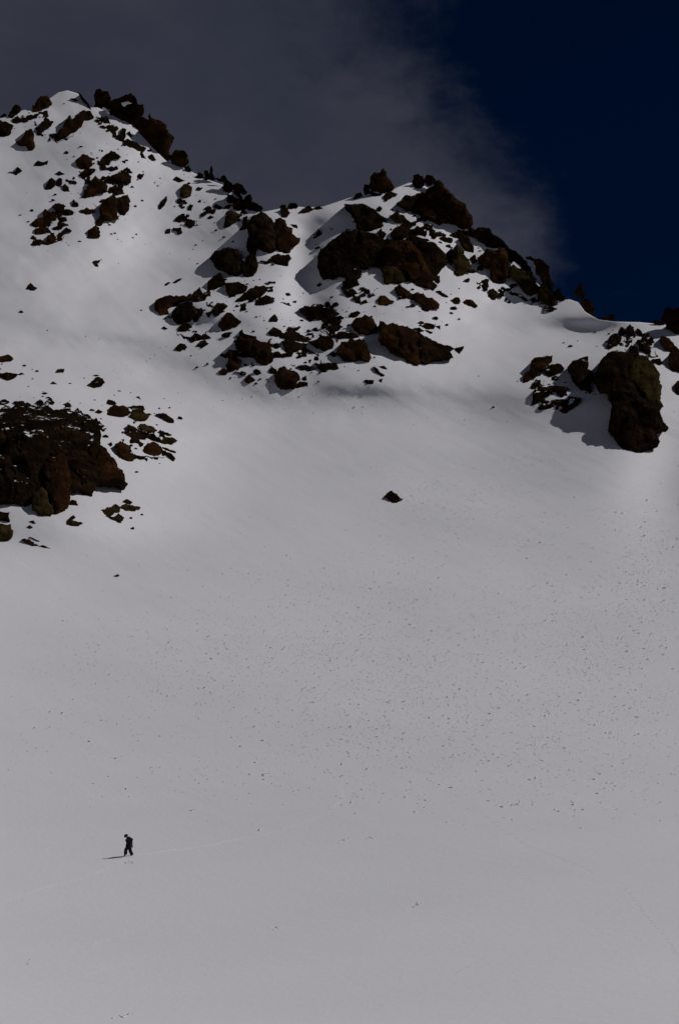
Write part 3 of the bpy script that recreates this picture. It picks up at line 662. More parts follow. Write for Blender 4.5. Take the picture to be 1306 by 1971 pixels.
T stone d .6 .8|thin sliver of stone beneath the ridge-backed boulder's left part|f|D|135,615 165,620 190,630 165,634
T stone d .55 1|small stone right of the stone pile under the left end of the lower band|f|D|232,622 255,612 268,622 245,634
T stone d .6 .8|small dark chip above the curved sliver below the great lower slab|f|D|862,588 885,585 900,602 878,600
T stone d .55 .8|small stone below the curved sliver under the great lower slab|f|D|860,655 878,650 872,670
T stone d .5 1|small dark stone between the brown boulder and the broad dome-shaped boulder|f|D|600,530 625,515 648,530 635,540
# right ridge
T boulder d .3 1|dark ridge block on the skyline right of the dome|e|E|65,160 75,115 110,130 155,115 200,150 270,195 300,230 280,242 250,232 215,242 180,237 130,200 95,175
T boulder b .3 1.1|big brown boulder hanging below the skyline, first down the right ridge|e|E|115,295 180,240 250,235 290,260 302,320 300,400 250,447 215,452 195,420 195,390 150,350
T boulder o .3 1.1|olive brown boulder, second down the right ridge, beside a triangle of snow|e|E|300,360 330,335 390,375 440,390 465,420 468,500 430,527 390,497 350,442 310,402
T rock_slab d .35 1|dark slab lying above the olive brown ridge boulder|e|E|330,312 360,288 400,310 430,350 442,387 390,370 345,327
T rock_slab d .3 1|dark skyline blocks above the slab on the right ridge|e|E|270,270 300,235 340,255 385,300 400,320 360,290 335,312 310,330 290,300
T boulder b .3 1.1|tall brown block on the skyline, third down the right ridge|e|E|440,310 480,302 505,315 540,345 545,400 565,450 560,492 540,482 500,440 480,402 465,395 462,350
T stone d .3 1|narrow dark stone between the snow triangle and the tall block of the right ridge|e|E|400,290 430,284 450,300 440,312 410,305
T boulder o .35 1.1|rounded olive boulder at the foot of the right ridge, touching the smooth snowfield|e|E|470,522 480,470 510,440 545,482 560,520 590,572 555,580 510,567 480,552
T boulder d .4 1|dark rough block right of the rounded olive boulder at the foot of the ridge|e|E|550,490 575,495 600,475 612,510 600,540 585,562 565,525
T rock_spire d .3 1 16|dark finger of rock standing on the skyline at the saddle's left end|e|E|685,522 700,475 720,440 740,450 748,520 742,552 722,530
T boulder b .3 1.1 16|brown block against the sky under the dark finger of rock|e|E|730,548 770,535 800,570 800,620 820,667 780,667 740,652 730,617 735,580
T stone d .4 1 16|low dark rocks on the skyline right of the brown block and finger|e|E|830,667 860,645 920,630 925,662 870,674
T boulder b .3 1.1|big brown boulder at the right edge of the picture, on the skyline|h|E|1210,640 1230,590 1290,590 1340,600 1340,760 1280,742 1225,712
T stone b .4 1|low brown skyline rock left of the boulder at the right picture edge|h|E|1140,677 1180,665 1210,668 1215,692 1170,690
T stone d .5 1|small dark stone under the olive boulder, at the end of a short row|e|E|425,542 450,527 470,545 445,562
T stone d .55 .8|thin stone leading the short row below the right ridge|e|E|300,502 315,493 337,510 318,515
T stone d .55 .8|flat stone in the middle of the short row below the right ridge|e|E|365,527 385,520 418,552 395,552
T boulder o .45 1|lone upright olive stone on the snow under the first ridge boulder|e|E|180,522 185,485 210,478 240,520 205,547
T stone d .5 1|small dark lump of rock by the snow lip, between the ridge's foot and the finger|e|E|600,550 615,520 632,520 628,550
# right tower
O rock_tower|tall dark brown rock tower at the right of the picture, with a long blue shadow|rock tower
P rock_block k .22 1 -4|F|705,580 740,505 790,450 850,440 900,440 950,440 1000,438 1015,450 960,520 935,580 960,650 1010,720 1060,800 1120,868 960,850 845,862 800,790 775,730 735,745 715,690
P rock_block o .22 1 -4|F|930,575 960,515 1000,455 1085,475 1125,530 1168,600 1182,690 1167,780 1160,872 1130,882 1060,800 1005,720 955,650
P rock_block k .3 1|F|800,970 815,890 835,800 950,775 1070,790 1140,820 1163,860 1188,930 1228,985 1205,1015 1145,1030 1167,1080 1150,1120 1080,1150 1000,1167 930,1147 860,1092 820,1042
P rock_block d .22 .9 -3.5|F|790,450 850,430 897,437 870,475 800,500 760,500
P rock_block d .22 .9 -3.5|F|948,445 948,405 985,397 1012,430 1015,455 980,465
T boulder b .3 1|left outlying boulder casting a pointed blue shadow, left of the tall rock tower|h|F|180,665 195,610 240,540 270,480 330,475 395,465 390,510 355,535 345,570 290,602 230,645 190,670
T stone d .45 1|ragged dark rock right behind the left outlying boulder|h|F|345,562 380,525 450,525 480,555 470,582 420,602 380,622 355,602
T stone d .5 1|small dark rocks under the left outlying boulder, upper ones|h|F|240,690 280,635 310,640 310,665 280,702 255,707
T rock_slab d .45 1|dark broken slab below the left outlying boulder, under a snow block|h|F|245,822 255,760 270,705 310,725 350,720 390,705 390,737 340,762 310,792 260,822
T stone d .45 1|dark triangular rock between the broken slab and the snow-striped boulder|h|F|400,695 440,685 500,690 490,742 465,772 440,752
T stone d .5 1|low dark rock at the lower left foot of the tower group|h|F|290,842 330,810 390,808 407,830 370,852 310,860
T rock_slab b .5 1|slanting brown rock at the bottom of the tower group, pointing up right|h|F|450,857 480,830 540,810 590,765 597,800 550,842 500,882 470,877
T stone d .55 1|small stone left of the slanting brown rock of the tower group|h|F|415,845 430,815 442,830 435,850
T boulder n .3 1|dark boulder striped with snow, left of the tall rock tower|h|F|510,545 540,505 600,485 650,470 655,520 648,560 690,580 690,622 660,652 680,702 675,762 650,722 600,712 560,672 530,622
T boulder d .35 1|dark boulder above the tall tower's left shoulder|h|F|785,402 800,350 850,305 890,330 880,372 830,402 795,427
T rock_spire d .35 1|pointed black rock standing on the snow crest above the tall tower|h|F|925,322 930,265 950,240 980,280 987,322 950,337
T stone d .4 1|small black rock left of the pointed black rock on the crest|h|F|872,310 890,290 900,262 917,280 912,317 890,325
T stone d .4 1|curled black rock right of the pointed black rock on the crest|h|F|1000,300 1005,270 1030,285 1042,327 1010,317
T boulder d .35 1|dark boulder on the right shoulder of the tall tower|h|F|995,372 1010,350 1050,350 1065,325 1085,360 1090,410 1100,462 1060,447 1020,422
T stone d .45 1|tiny black stone above the boulder on the tower's right shoulder|h|F|1060,312 1085,305 1090,332 1070,337
T stone d .45 1|small grey stone right of the boulder on the tower's right shoulder|h|F|1090,342 1110,330 1128,370 1105,382
T boulder b .3 1.1|brown boulder above the tower's right, leaning into the right picture edge|h|F|1165,372 1180,325 1230,340 1270,390 1306,420 1306,452 1240,432 1190,402
T boulder b .3 1.1|squat dark boulder at the right picture edge, beside the tower's top|h|F|1235,450 1306,425 1350,430 1350,582 1260,582 1230,532
T boulder d .4 1|small dark boulder at the right picture edge, beside the tower's middle|h|F|1275,682 1290,650 1340,660 1340,752 1290,747
T stone d .45 1|dark low stone behind the tower's upper right edge|h|F|1110,492 1165,485 1180,522 1160,537 1120,512
# left outcrop
O rock_outcrop|massive dark brown outcrop of cracked blocks at the left edge, below the smooth snow|outcrop
P rock_block n .62 .35|G|-60,400 40,395 90,375 150,385 270,390 350,400 440,410 490,450 520,460 600,470 600,560 600,610 690,710 745,790 740,860 600,850 540,870 420,900 380,980 250,950 100,960 -60,950
P rock_block d .3 .9|G|-60,760 -30,680 30,655 45,600 60,562 150,520 260,530 302,600 290,682 262,780 262,872 215,932 150,987 60,962 0,967 -60,965
P rock_block b .3 .9|G|262,780 300,682 350,650 400,702 420,800 422,922 402,992 350,1027 320,1022 300,942 262,872
P rock_block o .3 1.1|G|195,1002 200,932 230,890 255,862 290,932 322,1012 300,1042 230,1032
P rock_block d .3 .9|G|390,680 450,690 520,702 572,762 580,840 565,882 500,907 440,902 422,850 405,760
P rock_block b .3 .9|G|560,602 600,610 660,682 700,722 735,762 767,842 740,880 690,865 660,852 600,862 560,842 530,722 540,642
P rock_block d .3 .9|G|500,470 580,460 627,500 600,520 605,562 595,607 560,612 500,602 440,562 460,520
P rock_block d .35 .8|G|350,565 440,560 520,600 560,640 570,760 520,702 450,682 380,657 345,625
P rock_block d .4 .8|G|280,412 350,400 440,412 480,422 520,460 490,502 440,482 400,470 330,452 290,432
P rock_block d .4 .8|G|300,512 350,490 410,505 440,530 430,557 350,552 305,540
P rock_block d .4 .8|G|60,460 120,420 200,420 280,430 305,490 260,512 200,512 150,502 90,492
P rock_block d .4 .8|G|-60,510 0,512 60,500 100,515 60,542 0,572 -60,580
P rock_block d .4 .8|G|-60,440 0,440 40,450 57,480 30,497 -60,502
P rock_block d .4 .8|G|-60,585 0,585 50,590 30,650 -20,662 -60,665
T rock_slab d .5 .9|dark shelf of rock along the top of the left outcrop|i|G|150,382 200,375 270,385 335,402 310,432 260,410 190,407
T stone d .5 1|flat dark stone on the left outcrop's upper rim, left of two round knobs|i|G|85,352 130,345 165,370 130,380 95,372
T stone d .5 1|dark stone on the upper rim of the left outcrop, cut by the picture's left edge|i|G|-60,350 0,350 30,338 57,355 20,372 -60,375
T stone d .5 1|round dark stone on the upper rim of the left outcrop, left one of two knobs|i|G|215,357 240,340 262,360 240,382
T stone d .5 1|round dark stone on the upper rim of the left outcrop, right one of two knobs|i|G|275,352 300,330 327,355 315,372 290,367
T stone d .55 .9|dark strip of rock just under the upper rim stones of the left outcrop|i|G|-60,405 0,402 40,378 78,395 110,390 150,405 100,412 50,412
T stone d .6 .8|thin flat stone in snow above the right shoulder of the left outcrop|i|G|380,367 400,360 432,380 410,380
T stone d .5 1|small knob of rock on the right shoulder of the left outcrop|i|G|445,422 465,390 487,415 470,432
T stone d .6 .8|thin dark blade leaning off the right side of the left outcrop|i|G|640,667 660,677 700,703 665,697
T boulder b .45 1|dark boulder at the top of the stones right of the left outcrop|i|G|645,427 660,385 690,370 740,375 770,392 780,422 740,442 690,442
T stone d .5 1|pointed stone above the top boulder right of the left outcrop|i|G|640,362 655,335 697,362 665,372
T rock_slab d .55 .9|flat dark slab on the upper right of the top boulder, right of the left outcrop|i|G|770,382 800,372 855,376 867,398 800,404
T boulder o .5 1|olive rock pointing right, beside the top boulder right of the left outcrop|i|G|775,442 800,410 850,410 907,425 880,457 840,472 800,457
T rock_slab d .5 1|lone tapering dark rock farthest upper right of the left outcrop's stones|i|G|935,427 960,418 1000,430 1030,450 1037,477 1005,480 970,447
T boulder d .45 1|dark rough boulder at the left of the middle stones right of the left outcrop|i|G|760,547 765,490 800,500 830,522 882,540 870,577 820,587 785,567
T rock_slab o .5 1|rounded olive slab on top of the middle stones right of the left outcrop|i|G|835,492 870,485 910,500 937,520 920,542 880,537 850,517
T rock_slab d .5 1|dark slab running down right through the middle stones right of the left outcrop|i|G|880,567 920,542 950,565 990,607 950,597
T rock_slab o .5 1|long oval olive slab at the right end of the middle stones|i|G|955,587 990,563 1030,565 1062,585 1030,607 980,607
T rock_slab d .55 .9|thin dark rock above the long oval olive slab|i|G|945,537 965,523 1027,550 1000,560
T boulder b .45 1|brown boulder with a stepped right side, nearest the left outcrop's right wall|i|G|690,607 720,590 760,610 785,625 770,652 810,672 800,702 760,712 735,692 700,652
T stone d .55 1|small hooked stone right of the stepped brown boulder|i|G|800,667 835,675 842,702 815,692
T boulder b .45 1|roundish brown boulder at the lower right of the left outcrop's stones|i|G|860,642 880,605 930,597 962,620 975,652 930,677 890,672
T stone d .6 .8|thin straight stone right of the roundish brown boulder, upper one|i|G|975,625 1000,630 1052,652 1045,660 990,642
T stone d .55 .9|ragged stone right of the roundish brown boulder, lower one|i|G|978,645 1020,660 1048,690 1035,712 1010,687
T stone d .5 1|small dark stone left of the stepped brown boulder|i|G|650,602 668,596 674,612 660,622
T stone d .55 1|small dark stone between the stepped and the roundish brown boulders|i|G|860,688 886,688 880,712
T boulder d .5 1|dark boulder alone on the snow above the left outcrop's right shoulder|j|G|525,250 550,230 575,207 595,205 627,235 610,258 560,272
T stone d .6 .7|thin sliver just above the lone dark boulder over the left outcrop|j|G|555,195 575,190 595,195 575,201
T stone d .5 1|small dark stone with a tail, upper one of two above the left outcrop|j|G|330,182 350,155 385,155 380,176
T stone d .5 1|small pointed stone, lower one of two above the left outcrop|j|G|300,247 318,230 342,245
T boulder b .5 1|low brown hump of rock at the left edge, topmost of those above the left outcrop|j|G|-60,80 0,78 40,70 82,95 40,110 -60,110
T rock_slab d .5 1|dark flat spread of rock at the left edge above the outcrop|j|G|-60,185 0,180 60,178 105,190 70,217 40,230 0,202 -60,200
T stone d .55 .9|small flat stone right of the dark flat spread at the left edge|j|G|100,187 130,178 148,187 120,194
T stone b .5 1|small brown stone on snow by the outcrop's upper right shoulder|j|G|570,412 590,398 615,412 590,424
T stone d .55 1|tiny stone on open snow above the outcrop's rim knobs|j|G|250,302 270,295 287,303 265,310
T boulder o .45 1|dark stone at the left of the little heap below the left outcrop|k|G|625,1002 640,985 672,992 682,1020 660,1042 630,1022
T boulder o .45 1|olive stone at the top middle of the little heap below the left outcrop|k|G|665,985 690,965 720,985 714,1012 682,1017
T boulder o .45 1|olive stone at the bottom of the little heap below the left outcrop|k|G|640,1032 675,1042 710,1020 742,1045 715,1067 680,1062
T boulder o .45 1|thin-pointed olive stone at the right of the little heap below the left outcrop|k|G|725,987 750,965 800,975 842,988 790,1007 750,1010
T stone d .5 1|dark cap stone at the top right of the little heap below the left outcrop|k|G|733,952 760,935 792,955 775,967
T stone d .5 1|tiny stone at the left tip of the little heap below the left outcrop|k|G|605,1002 622,993 622,1010
T boulder o .45 1|low olive stone with a pointed right end, below the outcrop's lowest corner|k|G|400,1082 415,1050 440,1065 498,1077 470,1094 420,1094
T stone d .5 1|small round stone perched on the low olive stone below the outcrop|k|G|420,1047 440,1030 453,1045 437,1057
T stone b .45 1|brown stone tucked against the outcrop's lower right corner|k|G|415,972 430,940 455,945 465,972
T boulder d .35 1|dark block at the left picture edge just under the outcrop|k|G|-60,1010 0,1008 57,1012 52,1042 64,1082 0,1062 -60,1062
T boulder o .35 1.1|rust brown block at the left picture edge, lowest big rock there|k|G|-60,1082 20,1085 65,1085 76,1152 40,1187 -60,1192
T rock_slab b .5 1|slanting flat brown stone on snow below the outcrop, left of a thin trail|k|G|130,1180 150,1172 200,1190 230,1213 190,1217
T stone d .6 .8|thin sliver above the slanting flat stone below the outcrop|k|G|180,1161 240,1188 225,1192
T stone d .6 .8|thin stone trailing right from the slanting flat stone below the outcrop|k|G|230,1214 260,1210 310,1232 270,1227
T stone d .55 1|small dark stone between the outcrop's foot and the flat stones, upper|k|G|180,1067 200,1062 217,1083 195,1082
T stone b .55 1|small brown stone between the outcrop's foot and the flat stones, lower|k|G|163,1102 180,1090 197,1105 180,1114
T stone d .55 1|tiny lone stone on open snow right of the outcrop's upper stones|j|G|818,322 835,320 845,340
# single rocks on the open snow
T boulder d .45 1|lone dark boulder in the middle of the open snow slope|l|S|740,957 745,949 752,945 763,950 766,955 774,961 765,966 755,968 750,963
T stone b .5 1|lone pointed brown stone on the left snow slope, between the summit rocks and the outcrop|l|S|51,556 55,551 59,545 65,551 72,554 66,559
T stone d .6 .8|tiny dark fleck of rock near the left edge below the lone pointed brown stone|l|S|36,601 41,597 46,601 41,603
T stone d .6 .8|tiny flat dark stone on open snow below the left outcrop|l|S|219,1109 226,1105 230,1108 225,1111
# snow-packed bedrock between the blocks
T bedrock d .98 .38|snow-packed broken bedrock showing through around the big triangular boulder|q|A|470,480 560,460 700,450 780,520 900,600 840,680 830,830 760,900 650,920 560,760 480,700 380,720 270,700 330,620 480,600
T bedrock d .98 .38|snow-packed broken bedrock under the lowest stone heap on the summit slope|q|A|190,900 270,820 340,780 480,790 470,870 450,970 390,1020 300,1060 190,1050
T bedrock d .98 .38|snow-packed broken bedrock along the foot of the summit crag|q|A|560,240 640,230 720,290 800,330 900,440 1000,520 1060,560 940,530 840,480 760,420 720,380 660,330
T bedrock d .98 .38|snow-packed broken bedrock around the slanting slab under the summit cap|q|A|220,220 300,230 400,240 560,180 600,260 520,330 360,420 320,400 240,370 200,300
T bedrock d .98 .38|snow-packed broken bedrock around the row of three stones left of the saddle|q|B|200,290 360,300 480,300 520,340 480,440 380,400 290,470 160,500 120,480 200,390
T bedrock d .98 .38|snow-packed broken bedrock below the jagged skyline boulders of the saddle|q|B|470,190 560,220 660,290 740,330 700,380 600,420 500,400 460,330 480,260
T bedrock d .98 .38|snow-packed broken bedrock around the large rounded boulder left of the central rocks|q|B|110,900 300,860 400,800 520,860 660,940 640,1010 480,960 420,1100 300,1180 180,1120 120,1020
T bedrock d .98 .38|snow-packed broken bedrock around the middle cluster of the lower band|q|D|290,380 480,370 620,360 650,440 640,520 560,540 600,610 460,620 360,560 320,480
T bedrock d .98 .38|snow-packed broken bedrock around the four chips below the dark cliff|q|C|310,830 440,780 520,870 560,900 440,940 380,900
T bedrock d .98 .38|snow-packed broken bedrock between the huge dome and the dark cliff|q|C|560,480 620,400 740,370 900,420 1000,470 1020,560 980,640 900,560 800,520 700,520 600,520
T bedrock d .98 .38|snow-packed broken bedrock around the small rocks left of the tall tower|q|F|240,640 400,510 500,530 500,660 620,740 500,880 300,870 240,800
T bedrock d .98 .38|snow-packed broken bedrock on the crest above the tall tower|q|F|780,330 900,270 1040,270 1130,330 1170,480 1090,470 1000,400 880,420
T bedrock d .98 .38|snow-packed broken bedrock among the stones right of the left outcrop|q|G|640,360 800,360 900,410 860,480 1000,520 1060,600 1040,700 880,690 820,700 700,680 740,540 660,440
T bedrock d .98 .38|snow-packed broken bedrock beside the ridge-backed boulder of the lower band|q|D|60,500 150,400 300,440 340,520 380,580 330,640 200,680 60,640
T bedrock d .98 .36|snow-packed broken bedrock under the skyline between the white cap and the left picture edge|q|A|-30,250 60,230 190,200 330,180 340,260 240,280 120,300 60,350 -30,380
T bedrock d .98 .38|snow-packed broken bedrock along the foot of the right ridge boulders|q|E|20,400 120,330 230,440 320,420 430,520 560,560 600,600 420,580 280,540 120,500 20,450
T bedrock d .98 .45|snow-packed broken bedrock along the top of the left outcrop|q|G|-60,320 120,310 340,330 500,390 640,450 640,560 500,560 300,540 -60,560
T bedrock d .98 .36|snow-packed broken bedrock left of the great lower slab|q|D|440,250 620,240 700,330 740,420 640,440 540,400 470,370
"""
GROUPS = {
    'a': 'rocks high on the left summit slope', 'b': 'rocks of the middle band on the left summit slope', 'c': 'rocks along the saddle right of the summit',
    'd': 'rocks of the central buttress', 'e': 'rocks of the right ridge', 'f': 'rocks of the lower central band', 'g': 'handful of stones above the great lower slab',
    'h': 'rocks round the tall tower at the right', 'i': 'stones beside the left outcrop', 'j': 'stones above the left outcrop', 'k': 'stones below the left outcrop',
    'q': 'snow-packed bedrock between the blocks', 'l': None}
CAT = {'boulder': 'boulder', 'stone': 'rock', 'rock_slab': 'rock slab', 'rock_spire': 'rock spire', 'bedrock': 'bedrock'}
def build_rocks():
    root = None; last = None; seed = 100
    for line in ROCK_ROWS.strip().splitlines():
        line = line.strip()
        if not line or line[0] == '#': continue
        seed += 7
        if line[0] == 'O':
            nm, label, cat = line[2:].split('|')
            root = bpy.data.objects.new(nm, None); root.empty_display_size = 1; COL.objects.link(root)
            tag(root, label, cat); fresh = True; LAST.clear()
        elif line[0] == 'P':
            head, crop, pts = line[2:].split('|'); nm, m, k, th, *pu = head.split()
            V, Fc, base = rock_mesh(poly(crop, pts), seed, float(k), float(th), push=-float(pu[0]) if pu else 0.0, sunk=nm == 'bedrock')
            if fresh: root.location = Vector(base); fresh = False
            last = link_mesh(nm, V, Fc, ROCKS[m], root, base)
            owner = root
        elif line[0] == 'S':
            crop, pts = line[2:].split('|')
            V, Fc, base = rock_mesh(poly(crop, pts), seed, 0.5, 0.8, snow=True)
            p = owner
            link_mesh('snow_patch', V, Fc, SNOW, p, base, smooth=True)
        else:
            LAST.clear()
            head, label, g, crop, pts = line[2:].split('|'); nm, m, k, th, *pu = head.split()
            V, Fc, base = rock_mesh(poly(crop, pts), seed, float(k), float(th), push=-float(pu[0]) if pu else 0.0, sunk=nm == 'bedrock')
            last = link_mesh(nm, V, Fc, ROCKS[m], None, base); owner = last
            tag(last, label, CAT[nm], GROUPS[g])
build_rocks()
def build_rubble():
    # splinters too small and too many to tell apart, lying among the rock bands
    rng = np.random.default_rng(77)
    zones = [(250, 300, 60, 45, 60), (120, 410, 40, 50, 40), (220, 400, 40, 50, 40), (70, 225, 50, 20, 22), (370, 420, 50, 40, 30), (450, 390, 40, 25, 24), (450, 570, 60, 40, 60),
             (540, 640, 90, 40, 110), (690, 580, 70, 40, 60), (820, 450, 60, 30, 50), (800, 610, 60, 30, 26), (890, 480, 40, 25, 36), (1040, 560, 30, 12, 14),
             (1080, 740, 50, 30, 40), (1190, 655, 40, 16, 26), (90, 790, 70, 25, 70), (270, 830, 50, 40, 34), (230, 985, 30, 20, 10), (40, 700, 40, 20, 10), (560, 720, 60, 16, 30), (640, 470, 30, 30, 24)]
    uv = np.concatenate([np.stack([rng.normal(a, c, n), rng.normal(b, d, n)], 1) for a, b, c, d, n in zones])
    uv = uv[uv[:, 1] > ridge_v(uv[:, 0]) + 6]
    sz = 0.13 * np.clip(rng.lognormal(0.2, 0.7, len(uv)), 0.5, 6.0)
    pos = ground(uv[:, 0], uv[:, 1]); pos[:, 2] += sz * 0.1
    V, Fc = lumps(rng, pos, sz)
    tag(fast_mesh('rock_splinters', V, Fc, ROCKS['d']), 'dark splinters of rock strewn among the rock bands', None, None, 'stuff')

# ------------------------------------------------------------------ snow clumps rolled down the slope
ICO_V = []
for a, b in ((1, 1.618), (-1, 1.618), (1, -1.618), (-1, -1.618)):
    ICO_V += [(a, b, 0), (0, a, b), (b, 0, a)]
ICO_V = np.array(ICO_V) / 1.902
def hull_faces(v):
    fs = []; n = len(v)
    d = np.sqrt(((v[:, None] - v[None]) ** 2).sum(2)); near = (d < 1.2) & (d > 0.1)
    for i in range(n):
        for j in range(i + 1, n):
            for k in range(j + 1, n):
                if near[i, j] and near[j, k] and near[i, k]:
                    c = np.cross(v[j] - v[i], v[k] - v[i])
                    fs.append((i, j, k) if c.dot(v[i]) > 0 else (i, k, j))
    return np.array(fs)
ICO_F = hull_faces(ICO_V)
def lumps(rng, pos, size, stretch=1.0, turn=6.28):
    n = len(pos)
    jit = rng.uniform(0.65, 1.3, (n, 12, 1)); sc = np.stack([rng.uniform(0.8, 1.3, n), rng.uniform(0.8, 1.2, n) * stretch, rng.uniform(0.5, 0.8, n)], 1)
    th = rng.uniform(-turn / 2, turn / 2, n); c, s = np.cos(th)[:, None], np.sin(th)[:, None]
    v = ICO_V[None] * jit * sc[:, None, :] * size[:, None, None]
    x = v[..., 0] * c - v[..., 1] * s; y = v[..., 0] * s + v[..., 1] * c
    v = np.stack([x, y, v[..., 2]], -1) + pos[:, None, :]
    f = ICO_F[None] + (np.arange(n) * 12)[:, None, None]
    return v.reshape(-1, 3), f.reshape(-1, 3)
def fast_mesh(name, V, Fc, mat):
    me = bpy.data.meshes.new(name)
    me.vertices.add(len(V)); me.vertices.foreach_set('co', np.asarray(V, np.float32).ravel())
    me.loops.add(Fc.size); me.loops.foreach_set('vertex_index', Fc.ravel().astype(np.int32))
    me.polygons.add(len(Fc)); me.polygons.foreach_set('loop_start', np.arange(0, Fc.size, 3, dtype=np.int32))
    me.update(calc_edges=True); me.materials.append(mat)
    o = bpy.data.objects.new(name, me); COL.objects.link(o); return o
def build_clumps():
    rng = np.random.default_rng(5)
    # (u, v, su, sv, count, size): where avalanche crumbs came to rest
    zones = [(820, 1270, 190, 90, 2300, .060), (620, 1250, 150, 70, 1300, .055), (360, 1260, 120, 50, 800, .050), (1180, 1230, 110, 120, 1500, .062),
             (880, 960, 90, 60, 1000, .048), (1270, 1110, 60, 60, 600, .066), (1010, 1420, 190, 60, 700, .062), (620, 1420, 160, 60, 320, .060),
             (250, 1390, 170, 70, 240, .055), (80, 1290, 90, 60, 160, .05), (1000, 1520, 200, 30, 60, .062), (560, 1500, 150, 30, 50, .06),
             (760, 1120, 260, 60, 500, .05), (1180, 1010, 120, 60, 160, .06), (300, 690, 60, 30, 140, .07), (560, 760, 90, 16, 110, .07), (880, 781, 110, 9, 60, .06)]
    uv = []; sz = []
    for (cu, cv, su, sv, n, s) in zones:
        n = int(n * 2.1); s = s * 0.58
        k = max(3, n // 14)
        cc = np.stack([rng.normal(cu, su, k), rng.normal(cv, sv, k)], 1)
        L = rng.gamma(2.0, 12, k); W = 3 + rng.gamma(2.0, 3.6, k)
        which = rng.integers(0, k, n); loose = rng.random(n) < 0.5
        a = rng.normal(0, 1, n) * L[which]; b = rng.normal(0, 1, n) * W[which]
        p = cc[which] + np.stack([a * 0.93 - b * 0.2, -a * 0.36 + b], 1)
        p[loose] = np.stack([rng.normal(cu, su * 1.15, loose.sum()), rng.normal(cv, sv * 1.1, loose.sum())], 1)
        uv.append(p); sz.append(s * np.clip(rng.lognormal(0, 0.50, n), 0.4, 4.0))
    uv = np.concatenate(uv); sz = np.concatenate(sz)
    ok = (uv[:, 0] > -40) & (uv[:, 0] < 1346) & (uv[:, 1] > 640) & (uv[:, 1] < 1600)
    uv, sz = uv[ok], sz[ok]
    o = np.argsort(-sz); uv, sz = uv[o], sz[o]
    pos = ground(uv[:, 0], uv[:, 1]); pos[:, 2] += sz * 0.10
    N = 290
    protos = []
    for i in range(5):
        v, f = lumps(rng, np.zeros((1, 3)), np.ones(1), 2.1, 0.5)
        me = bpy.data.meshes.new('snow_clump'); me.from_pydata([tuple(q) for q in v], [], [tuple(int(w) for w in t) for t in f]); me.materials.append(FRESH); protos.append(me)
    for i in range(N):
        ob = bpy.data.objects.new('snow_clump', protos[i % 5]); ob.location = pos[i]; ob.scale = (sz[i],) * 3
        ob.rotation_euler = (0, 0, float(rng.uniform(-0.35, 0.35))); COL.objects.link(ob)
        tag(ob, 'small pale clump of crusted snow lying on the open slope', 'snow clump', 'clumps of crusted snow scattered on the open slope')
    V, Fc = lumps(rng, pos[N:], sz[N:], 2.1, 0.9)
    tag(fast_mesh('snow_crumbs', V, Fc, FRESH), 'fine crumbs of snow sprinkled over the open slope', None, None, 'stuff')
build_clumps()
build_rubble()

# ------------------------------------------------------------------ footprints and broken snow
def footprints(pts, seed):
    pts = np.array(pts, float); rng = np.random.default_rng(seed + 50)
    d = np.concatenate([[0], np.cumsum(np.hypot(*np.diff(pts, axis=0).T))]); n = int(d[-1] / 6.5); q = np.linspace(0, d[-1], n) + rng.normal(0, 1.2, n)
    u = np.interp(q, d, pts[:, 0]); v = np.interp(q, d, pts[:, 1]) + np.where(np.arange(n) % 2, 0.9, -0.9) + rng.normal(0, .5, n)
    u = np.repeat(u, 3) + rng.normal(0, 1.6, 3 * n); v = np.repeat(v, 3) + rng.normal(0, 0.6, 3 * n)
    z = rng.uniform(.012, .032, 3 * n); p = ground(u, v); p[:, 2] -= z * .15
    V, Fc = lumps(rng, p, z, 2.0, 0.9)
    tag(fast_mesh('footprint_trail', V, Fc, FRESH), kind='structure')
footprints([(930, 1566), (960, 1592), (1010, 1625), (1080, 1652), (1140, 1678)], 7)
footprints([(1205, 1712), (1240, 1760), (1280, 1805), (1320, 1860)], 8)
footprints([(880, 1872), (905, 1858), (925, 1846)], 15)

def debris(u, v, su, sv, n, s, seed, label):
    rng = np.random.default_rng(seed)
    uu = rng.normal(u, su, n); vv = v - (uu - u) * 0.25 + rng.normal(0, sv, n)
    p = ground(uu, vv); z = s * rng.uniform(0.5, 1.4, n); p[:, 2] -= z * 0.1
    V, Fc = lumps(rng, p, z, 2.0, 0.9)
    o = fast_mesh('snow_heap', V, Fc, FRESH); tag(o, label, None, None, 'stuff')
debris(800, 1742, 9, 1.4, 16, 0.06, 1, 'small broken heap of snow on the lower slope right of the middle')
debris(240, 1955, 9, 1.0, 14, 0.07, 2, 'small broken heap of snow at the bottom edge on the left')
debris(662, 1617, 4, 1.0, 8, 0.07, 3, 'small broken heap of snow right of the long ski track')
debris(714, 1612, 5, 1.0, 8, 0.06, 4, 'tiny heap of snow farther right of the long ski track')
debris(248, 1661, 5, 2.5, 16, 0.07, 5, 'kicked up snow just below the walking person')
debris(985, 1549, 8, 1.2, 10, 0.11, 6, 'small heap of snow under the scattered clumps at the right')
debris(512, 1490, 5, 1.2, 8, 0.13, 7, 'small heap of snow under the scattered clumps in the middle')
debris(375, 1557, 4, 1.2, 7, 0.08, 8, 'tiny heap of snow above the start of the long ski track')
debris(530, 1786, 7, 1.2, 8, 0.05, 9, 'faint heap of snow low on the slope left of the middle')
debris(55, 1855, 4, 4, 10, 0.06, 10, 'faint heap of snow low at the left edge')

